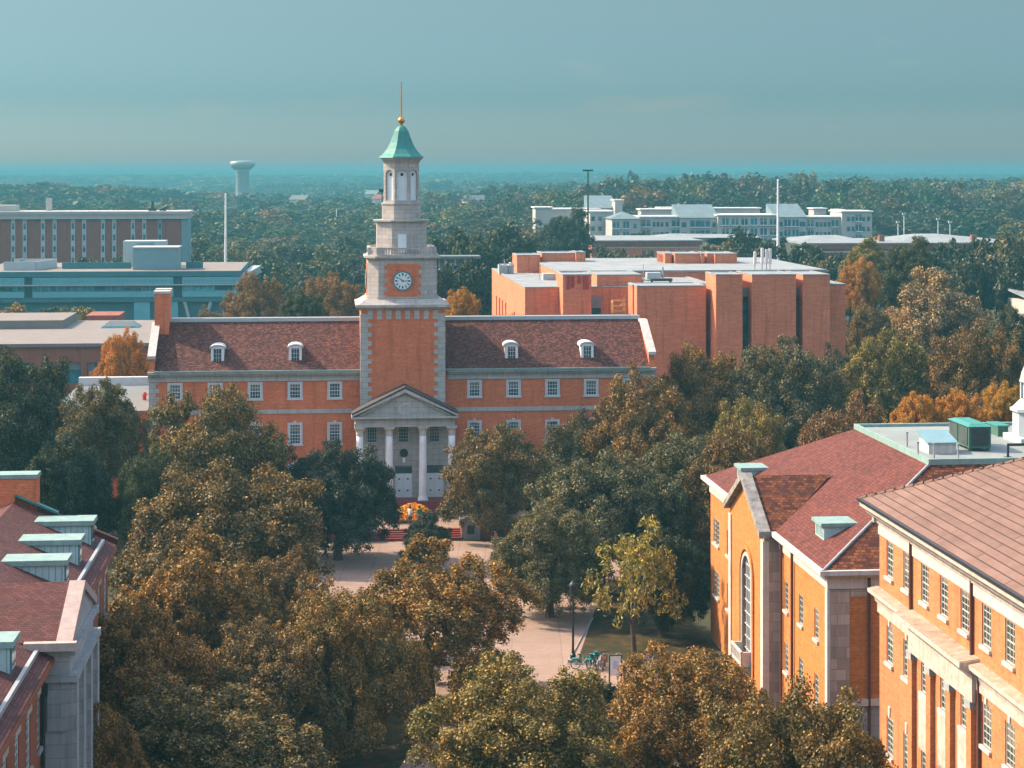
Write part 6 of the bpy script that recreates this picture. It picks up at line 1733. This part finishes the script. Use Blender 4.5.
# ================================================================== PEOPLE, BICYCLES, LAMP, SIGN
def m_flat(name, col, rough=.8):
    if name in MAT: return MAT[name]
    MAT[name] = m_plain(name, col, rough, .12, 3.0); return MAT[name]
def skin_mesh(name, joints, edges, mat, parent, root=0, sub=2):
    me = bpy.data.meshes.new(name); me.from_pydata([j[0] for j in joints], edges, []); me.materials.append(mat)
    o = bpy.data.objects.new(name, me); COL.objects.link(o); o.parent = parent
    md = o.modifiers.new('Skin', 'SKIN'); md.use_smooth_shade = True
    for i, j in enumerate(joints):
        rr = j[1] if isinstance(j[1], tuple) else (j[1], j[1]); sv = me.skin_vertices[0].data[i]; sv.radius = rr; sv.use_root = (i == root)
    s = o.modifiers.new('Subdivision', 'SUBSURF'); s.levels = sub; s.render_levels = sub
    return o
def person(loc, rz, label, shirt, trousers, hair=(.03, .02, .015), skin=(.42, .25, .18), pose='walk', bag=None):
    r = empty('person', loc, rz); tag(r, label, 'person')
    J, E = [], []
    def add(p, rad, par=None):
        J.append((p, rad)); i = len(J) - 1
        if par is not None: E.append((par, i))
        return i
    sit = pose == 'sit'
    hz = .52 if sit else .94
    pel = add((0, 0, hz), (.15, .115)); wa = add((0, 0, hz + .2), (.135, .10), pel); ch = add((0, -.01, hz + .40), (.165, .115), wa)
    sh = add((0, 0, hz + .52), (.10, .08), ch); nk = add((0, -.005, hz + .60), .055, sh); hb = add((0, -.02, hz + .67), (.075, .085), nk); hm = add((0, -.025, hz + .76), (.082, .10), hb); ht = add((0, -.015, hz + .84), (.06, .075), hm)
    nose = add((0, -.13, hz + .735), .014, hm)
    swing = {'walk': 1, 'stand': .12, 'sit': 0}[pose]
    legs = {}
    for sx, ph in ((-1, 1), (1, -1)):
        hip = add((sx * .085, 0, hz - .04), (.10, .10), pel)
        if sit:
            kn = add((sx * .12, -.42, hz - .02), .065, hip); an = add((sx * .12, -.45, hz - .42), .042, kn); to = add((sx * .13, -.62, hz - .46), .035, an)
        else:
            kn = add((sx * .095, -.20 * ph * swing - .02, .50), .066, hip); an = add((sx * .10, -.36 * ph * swing + (.12 if ph < 0 else 0) * swing, .09 + (.06 if ph < 0 else 0) * swing), .042, kn); to = add((sx * .115, -.36 * ph * swing + (.12 if ph < 0 else 0) * swing - .17, .04), .035, an)
        s2 = add((sx * .19, 0, hz + .49), .06, sh)
        el = add((sx * .245, .10 * ph * swing + .03, hz + .22), .043, s2)
        wr = add((sx * .25, -.02 + .20 * ph * swing - (.16 if sit else 0), hz + .01 + (.02 if sit else 0)), .029, el)
        pa = add((sx * .25, -.05 + .22 * ph * swing - (.2 if sit else 0), hz - .05), (.036, .02), wr)
        for q in range(4):
            k1 = add((sx * (.262 - .008), -.085 + .022 * q + .22 * ph * swing - (.2 if sit else 0), hz - .115), .0095, pa)
            add((sx * .235, -.088 + .022 * q + .22 * ph * swing - (.2 if sit else 0), hz - .15 - .008 * (q in (1, 2))), .008, k1)
        t1 = add((sx * .225, -.10 + .22 * ph * swing - (.2 if sit else 0), hz - .065), .0105, wr)
    body = skin_mesh('body', J, E, m_flat('skin_%02d' % int(skin[0] * 100), skin), r)
    # clothes: shirt and trousers follow the same joints, a little thicker
    Jc, Ec = [], []
    def a2(p, rad, par=None):
        Jc.append((p, rad)); i = len(Jc) - 1
        if par is not None: Ec.append((par, i))
        return i
    p0 = a2((0, 0, hz - .02), (.172, .135)); p1 = a2((0, 0, hz + .2), (.16, .125), p0); p2 = a2((0, -.01, hz + .40), (.188, .137), p1); p3 = a2((0, 0, hz + .53), (.115, .095), p2)
    for sx, ph in ((-1, 1), (1, -1)):
        s2 = a2((sx * .19, 0, hz + .49), .075, p3); a2((sx * .245, .10 * ph * swing + .03, hz + .24), .062, s2)
    skin_mesh('shirt', Jc, Ec, m_flat('shirt_%d%d%d' % tuple(int(x * 99) for x in shirt), shirt), r)
    Jc, Ec = [], []
    p0 = a2((0, 0, hz + .06), (.168, .13)); p1 = a2((0, 0, hz - .03), (.172, .135), p0)
    for sx, ph in ((-1, 1), (1, -1)):
        hip = a2((sx * .09, 0, hz - .08), (.115, .115), p1)
        if sit: kn = a2((sx * .12, -.42, hz - .02), .082, hip); a2((sx * .12, -.45, hz - .38), .062, kn)
        else: kn = a2((sx * .095, -.20 * ph * swing - .02, .50), .083, hip); a2((sx * .10, -.36 * ph * swing + (.12 if ph < 0 else 0) * swing, .13 + (.06 if ph < 0 else 0) * swing), .062, kn)
    skin_mesh('trousers', Jc, Ec, m_flat('trousers_%d%d%d' % tuple(int(x * 99) for x in trousers), trousers), r)
    m = MB(); m.lathe(0, .02, [(.085, hz + .70), (.104, hz + .77), (.104, hz + .83), (.08, hz + .885), (.02, hz + .91)], 14); m.build('hair', m_flat('hair_dark', hair), r, True)
    m = MB()
    for sx in (-1, 1): m.box(sx * .034 - .012, sx * .034 + .012, -.128, -.112, hz + .765, hz + .777)
    m.box(-.025, .025, -.122, -.112, hz + .69, hz + .698); m.build('face', m_flat('face_dark', (.06, .03, .025)), r)
    if bag:
        b = empty('backpack', loc, rz); tag(b, bag[1], 'backpack')
        m = MB(); m.frustum((-.15, .15, .12, .28), (-.12, .12, .12, .24), hz + .08, hz + .52); m.build('bag_body', m_flat('bag_cloth', bag[0]), b)
        m = MB(); m.frustum((-.11, .11, .26, .34), (-.10, .10, .24, .29), hz + .1, hz + .32); m.build('pocket', m_flat('bag_cloth', bag[0]), b)
    return r
def people():
    def at(u, v, z=0.0):
        x, y = px_ground(u, v, z); return (x, y, z + .012)
    person(at(495, 549), R(200), 'person in dark clothes with a backpack striding past the planter wall', (.02, .025, .03), (.02, .02, .025), bag=((.35, .12, .09), 'dull red backpack worn by the person walking past the planter wall'))
    w = W(a_of(374.5, 181.2), 181.2); person((w.x, w.y - .95, .30), TH + R(5), 'person in a pale shirt sitting on the shaded red steps', (.62, .72, .74), (.05, .07, .09), pose='sit')
    w = W(a_of(410, 183.2), 183.2); person((w.x, w.y, .83), R(150), 'person in a white shirt standing before the yellow flowers', (.75, .75, .75), (.05, .06, .08), pose='stand')
    w = W(a_of(419.5, 183.1), 183.1); person((w.x, w.y, .83), R(200), 'person in a green top standing before the yellow flowers', (.03, .20, .09), (.04, .04, .05), pose='stand')
    person(at(325.5, 560), R(60), 'person in a light blue shirt walking at the shaded edge of the grove', (.55, .68, .72), (.03, .04, .07), pose='walk')

def torus(m, c, Rr, r, axis='y', n=24, k=6):
    vs = []
    for i in range(n):
        t = 2 * math.pi * i / n
        for j in range(k):
            p = 2 * math.pi * j / k; q = Rr + r * math.cos(p)
            vs.append((c[0] + q * math.cos(t), c[1] + r * math.sin(p), c[2] + q * math.sin(t)))
    m.solid(vs, [(i * k + j, i * k + (j + 1) % k, ((i + 1) % n) * k + (j + 1) % k, ((i + 1) % n) * k + j) for i in range(n) for j in range(k)])
def bicycle(x, y, rz, paint, label, basket=False, lean=0):
    r = empty('bicycle', (x, y, .02), rz); tag(r, label, 'bicycle', 'bicycles parked beside the lawn')
    r.rotation_euler = (R(lean), 0, rz)
    bb, st, hd, ra, fa = (-.08, 0, .29), (-.22, 0, .86), (.38, 0, .84), (-.52, 0, .34), (.54, 0, .34)
    m = MB()
    for p, q, d in ((bb, st, .03), (st, hd, .028), (bb, hd, .034), (bb, ra, .018), (st, ra, .018), (hd, fa, .022)): m.tube(p, q, d, n=8)
    m.build('frame', paint, r)
    for c in (ra, fa):
        m = MB(); torus(m, c, .325, .03); w = m.build('wheel', 'rubber', r)
        m = MB()
        for i in range(8): t = math.pi * i / 8; m.tube((c[0] - .31 * math.cos(t), 0, c[2] - .31 * math.sin(t)), (c[0] + .31 * math.cos(t), 0, c[2] + .31 * math.sin(t)), .006, n=4)
        m.build('spoke', 'steel', w)
        m = MB(); arc = [(c[0] + .385 * math.cos(t), 0, c[2] + .385 * math.sin(t)) for t in [R(25 + 16 * i) for i in range(9)]]
        for p, q in zip(arc, arc[1:]): m.tube(p, q, .02, n=6)
        m.build('mudguard', paint, r)
    m = MB(); m.tube(st, (-.24, 0, .98), .018); m.solid([(-.38, -.09, .98), (-.38, .09, .98), (-.1, .03, .99), (-.1, -.03, .99), (-.38, -.09, 1.03), (-.38, .09, 1.03), (-.1, .03, 1.03), (-.1, -.03, 1.03)], [(3, 2, 1, 0), (4, 5, 6, 7), (0, 1, 5, 4), (1, 2, 6, 5), (2, 3, 7, 6), (3, 0, 4, 7)]); m.build('saddle', 'rubber', r)
    m = MB(); m.tube(hd, (.34, 0, 1.06), .018); m.tube((.30, -.29, 1.07), (.30, .29, 1.07), .016); m.build('handlebar', 'iron', r)
    m = MB(); m.tube((-.08, -.16, .18), (-.08, .16, .40), .014); m.box(-.14, -.02, -.22, -.14, .16, .19); m.box(-.14, -.02, .14, .22, .39, .42); m.build('pedal_crank', 'steel', r)
    if basket:
        m = MB()
        for q in range(4): m.box(.45, .80, -.2, .2, .72 + q * .085, .745 + q * .085)
        m.build('basket', paint, r)
        m = MB(); m.box(-.75, -.3, -.13, .13, .72, .76); m.build('rear_rack', paint, r)
    return r
def street_things():
    g = px_ground
    x, y = g(573, 662)
    r = empty('street_lamp', (x, y, .012)); tag(r, 'slim black lamp post on a pale base at the walk corner', 'street lamp')
    m = MB(); m.box(-.38, .38, -.38, .38, -.1, .22); m.build('base_block', 'concrete', r)
    m = MB(); m.lathe(0, 0, [(.2, .22), (.2, .5), (.11, .62), (.08, 1.1), (.065, 4.7)], 12); m.build('post', 'iron', r)
    m = MB(); m.lathe(0, 0, [(.1, 4.7), (.17, 4.8), (.2, 4.85), (.25, 5.25), (.25, 5.3)], 12); hd = m.build('lamp_glass', 'iron', r)
    m = MB(); m.lathe(0, 0, [(.3, 5.3), (.25, 5.42), (.1, 5.55), (.03, 5.7)], 12); m.build('lamp_cap', 'iron', r)
    # information board
    x, y = g(615.5, 684)
    r = empty('information_board', (x, y, .016), R(8)); tag(r, 'upright white information board with a pale blue plan in dark green posts beside the bicycles', 'sign')
    m = MB(); m.box(-.36, .36, -.03, .03, .55, 1.85); b = m.build('panel', 'white', r)
    m = MB(); m.prism_b([(-.15, 1.0), (.05, .95), (.18, 1.15), (.12, 1.5), (-.05, 1.58), (-.2, 1.35)], -.036, -.031); m.build('plan_print', m_flat('plan_blue', (.45, .55, .70)), b)
    for sx in (-1, 1):
        m = MB(); m.box(sx * .41 - .045, sx * .41 + .045, -.05, .05, -.2, 1.92); m.build('post', m_flat('post_green', (.02, .07, .05)), r)
    m = MB(); m.box(-.365, .365, -.045, .045, 1.85, 1.92); m.build('top_rail', 'post_green', r)
    spots = [(583, 669, 8, 'bike_teal', 'turquoise bicycle with basket leaning near the lamp base', True), (592, 668.5, 62, 'bike_teal', 'turquoise bicycle turned end on beside the other turquoise one', True), (599, 669, 75, 'bike_white', 'pale bicycle in the bunch next to the information board', False), (604, 668.5, 80, 'bike_red', 'red bicycle in the bunch next to the information board', False),
             (647, 668, 70, 'bike_purple', 'purple bicycle parked at the lawn edge beyond the information board', False), (652, 668.6, 82, 'bike_white', 'white bicycle parked against the purple one', False), (641, 669.2, 60, 'bike_red', 'red bicycle parked beside the purple one near the bare trunk', False)]
    for u, v, a, p, lab, bk in spots:
        x, y = g(u, v); bicycle(x, y, R(a), p, lab, bk, 4)
    x, y = g(600, 664)
    r = empty('bike_rack', (x, y, .01), R(5)); tag(r, 'low steel hoop rack holding the bicycles near the information board', 'bike rack')
    m = MB()
    for i in range(4):
        t0 = -1.4 + i * .9
        arc = [(t0 + .22 * math.cos(t), 0, .5 + .22 * math.sin(t)) for t in [math.pi * k / 8 for k in range(9)]]
        pts = [(t0 + .22, 0, 0)] + arc + [(t0 - .22, 0, 0)]
        for p, q in zip(pts, pts[1:]): m.tube(p, q, .03, n=6)
    m.tube((-1.7, 0, .04), (1.7, 0, .04), .03, n=6); m.build('hoop_rail', 'steel', r)
    # feathery dark shrub beside the board
    rng = np.random.default_rng(9)
    n = 46; Vs, Fs = [], []; off = 0
    for i in range(n):
        th = rng.uniform(0, 6.28); el = rng.uniform(.15, 1.2); L = rng.uniform(1.0, 1.75)
        d = np.array([math.cos(th) * math.cos(el), math.sin(th) * math.cos(el), math.sin(el)])
        t = np.linspace(.1, 1, 26)[:, None]; P = d * t * L + np.array([0, 0, .6]) - np.array([0, 0, 1]) * (t ** 2) * .45 * L * math.cos(el)
        V, Fc = leaves(rng, np.repeat(P, 3, 0), np.tile([0, 0, 1.0], (78, 1)), .34, .07, .7); Vs.append(V); Fs.append(Fc + off); off += len(V)
    x, y = g(601, 712)
    r = empty('feathery_shrub', (x, y, 0)); tag(r, 'dark feathery shrub with drooping fronds below the bicycles', 'shrub')
    o = bpy.data.objects.new('crown', np_mesh('fronds', np.concatenate(Vs) * 1.25, np.concatenate(Fs), ['leaf'])); COL.objects.link(o); o.parent = r; o.color = (.045, .05, .028, 1)
    m = MB(); m.lathe(0, 0, [(.12, -.2), (.09, .9)], 8); m.build('trunk', 'trunk', r)

# ================================================================== LIGHT, AIR, CAMERA
SUN_EL, SUN_PHI = 39.0, 26.0
def setup_world():
    w = bpy.data.worlds.new('World'); S.world = w; w.use_nodes = True; nt = w.node_tree
    bg = nt.nodes['Background']
    sky = N(nt, 'ShaderNodeTexSky'); sky.sky_type = 'NISHITA'; sky.sun_disc = False
    e, p = R(SUN_EL), R(SUN_PHI)
    sa, sb, sz = -math.cos(p) * math.cos(e), math.sin(p) * math.cos(e), math.sin(e)
    d = W(sa, sb, sz)
    sky.sun_elevation = e; sky.sun_rotation = math.atan2(d.x, d.y)
    sky.air_density = 1.0; sky.dust_density = 1.0; sky.ozone_density = 1.5
    tc = N(nt, 'ShaderNodeTexCoord'); sp = N(nt, 'ShaderNodeSeparateXYZ'); nt.links.new(tc.outputs['Generated'], sp.inputs[0])
    # smoggy band low over the horizon, clear sky above
    r = N(nt, 'ShaderNodeValToRGB'); nt.links.new(sp.outputs['Z'], r.inputs[0])
    el = r.color_ramp.elements
    for i, (p_, c__) in enumerate(SKYRAMP):
        if i < 2: e_ = el[i]; e_.position = p_
        else: e_ = el.new(p_)
        e_.color = (*c__, 1)
    o = mixc(nt, 1.0, sky.outputs[0], r.outputs[0], 'MULTIPLY')
    cl = noise(nt, scaled(nt, tc.outputs['Generated'], (1, 1, 5.0)), 9.0, 5, .55, .60, .76)
    cl2 = N(nt, 'ShaderNodeMath', operation='MULTIPLY'); nt.links.new(cl, cl2.inputs[0]); cl2.inputs[1].default_value = .8
    o = mixc(nt, cl2.outputs[0], o, mixc(nt, 1.0, o, (1.42, 1.08, .96), 'MULTIPLY'))
    nt.links.new(o, bg.inputs[0]); bg.inputs[1].default_value = SKYSTR
    L = bpy.data.lights.new('sun', 'SUN'); L.energy = SUNSTR; L.angle = R(.53); L.color = SUNCOL
    so = bpy.data.objects.new('sun', L); COL.objects.link(so); so.rotation_euler = d.to_track_quat('Z', 'Y').to_euler(); so.location = (0, 0, 200)
    return d
k_ = 1 / 1.366
SKYRAMP = [(0, (.24 * k_, .235 * k_, .30 * k_)), (.5, (1.46, 1.13, .91)), (.0164, (.165 * k_, .232 * k_, .31 * k_)), (.037, (.112 * k_, .185 * k_, .250 * k_)), (.09, (.152 * k_, .195 * k_, .207 * k_))]
SKYSTR, SUNSTR, SUNCOL = .15, 2.45, (1.0, .80, .58)
HAZE_D, HAZE_C = .00042, (.098, .33, .395)
EXPO = 2.0
def haze():
    m = bpy.data.materials.new('haze_air'); m.use_nodes = True; nt = m.node_tree
    nt.nodes.remove(nt.nodes['Principled BSDF'])
    v = N(nt, 'ShaderNodeVolumePrincipled'); v.inputs['Density'].default_value = HAZE_D; v.inputs['Color'].default_value = (*HAZE_C, 1); v.inputs['Anisotropy'].default_value = .1
    nt.links.new(v.outputs[0], nt.nodes['Material Output'].inputs['Volume'])
    me = bpy.data.meshes.new('haze'); x, y0, y1, z0, z1 = 4700, -200, 9400, -2.0, 46.5
    me.from_pydata([(-x, y0, z0), (x, y0, z0), (x, y1, z0), (-x, y1, z0), (-x, y0, z1), (x, y0, z1), (x, y1, z1), (-x, y1, z1)], [], [(3, 2, 1, 0), (4, 5, 6, 7), (0, 1, 5, 4), (1, 2, 6, 5), (2, 3, 7, 6), (3, 0, 4, 7)])
    me.materials.append(m); me.update(); o = bpy.data.objects.new('haze', me); COL.objects.link(o); o['kind'] = 'stuff'
def camera():
    c = bpy.data.cameras.new('camera'); o = bpy.data.objects.new('camera', c); COL.objects.link(o)
    c.sensor_width = 36; c.lens = F / 1024 * 36; c.shift_y = -(384 - V0) / 1024; c.clip_end = 20000; c.clip_start = 1
    o.location = (0, 0, H); o.rotation_euler = (math.pi / 2, 0, 0); S.camera = o

setup_materials(); make_kinds()
build_ground()
build_hall(); build_link(); build_gabled(); build_roof_gear(); build_near(); build_dormer_hall()
build_block_gear(*build_block())
build_glass(); build_dorm(); build_low(); build_apartments(); build_school(); build_far_things()
place_trees(); woods()
people(); street_things()
setup_world(); haze(); camera()
v = S.view_settings; S.display_settings.display_device = 'sRGB'
v.view_transform = 'Standard'; v.look = 'None'; v.exposure = EXPO; v.gamma = 1.0; v.use_curve_mapping = False
S.render.engine = 'CYCLES'
cy = S.cycles
cy.use_denoising = True
try: cy.denoiser = 'OPENIMAGEDENOISE'
except Exception: pass
cy.max_bounces = 6; cy.diffuse_bounces = 2; cy.glossy_bounces = 2; cy.transmission_bounces = 2; cy.volume_bounces = 0; cy.transparent_max_bounces = 4
cy.use_adaptive_sampling = True; cy.adaptive_threshold = .02
for o in S.objects:          # bookkeeping values used while building
    for k in ('org_a', 'org_b'):
        if k in o: del o[k]
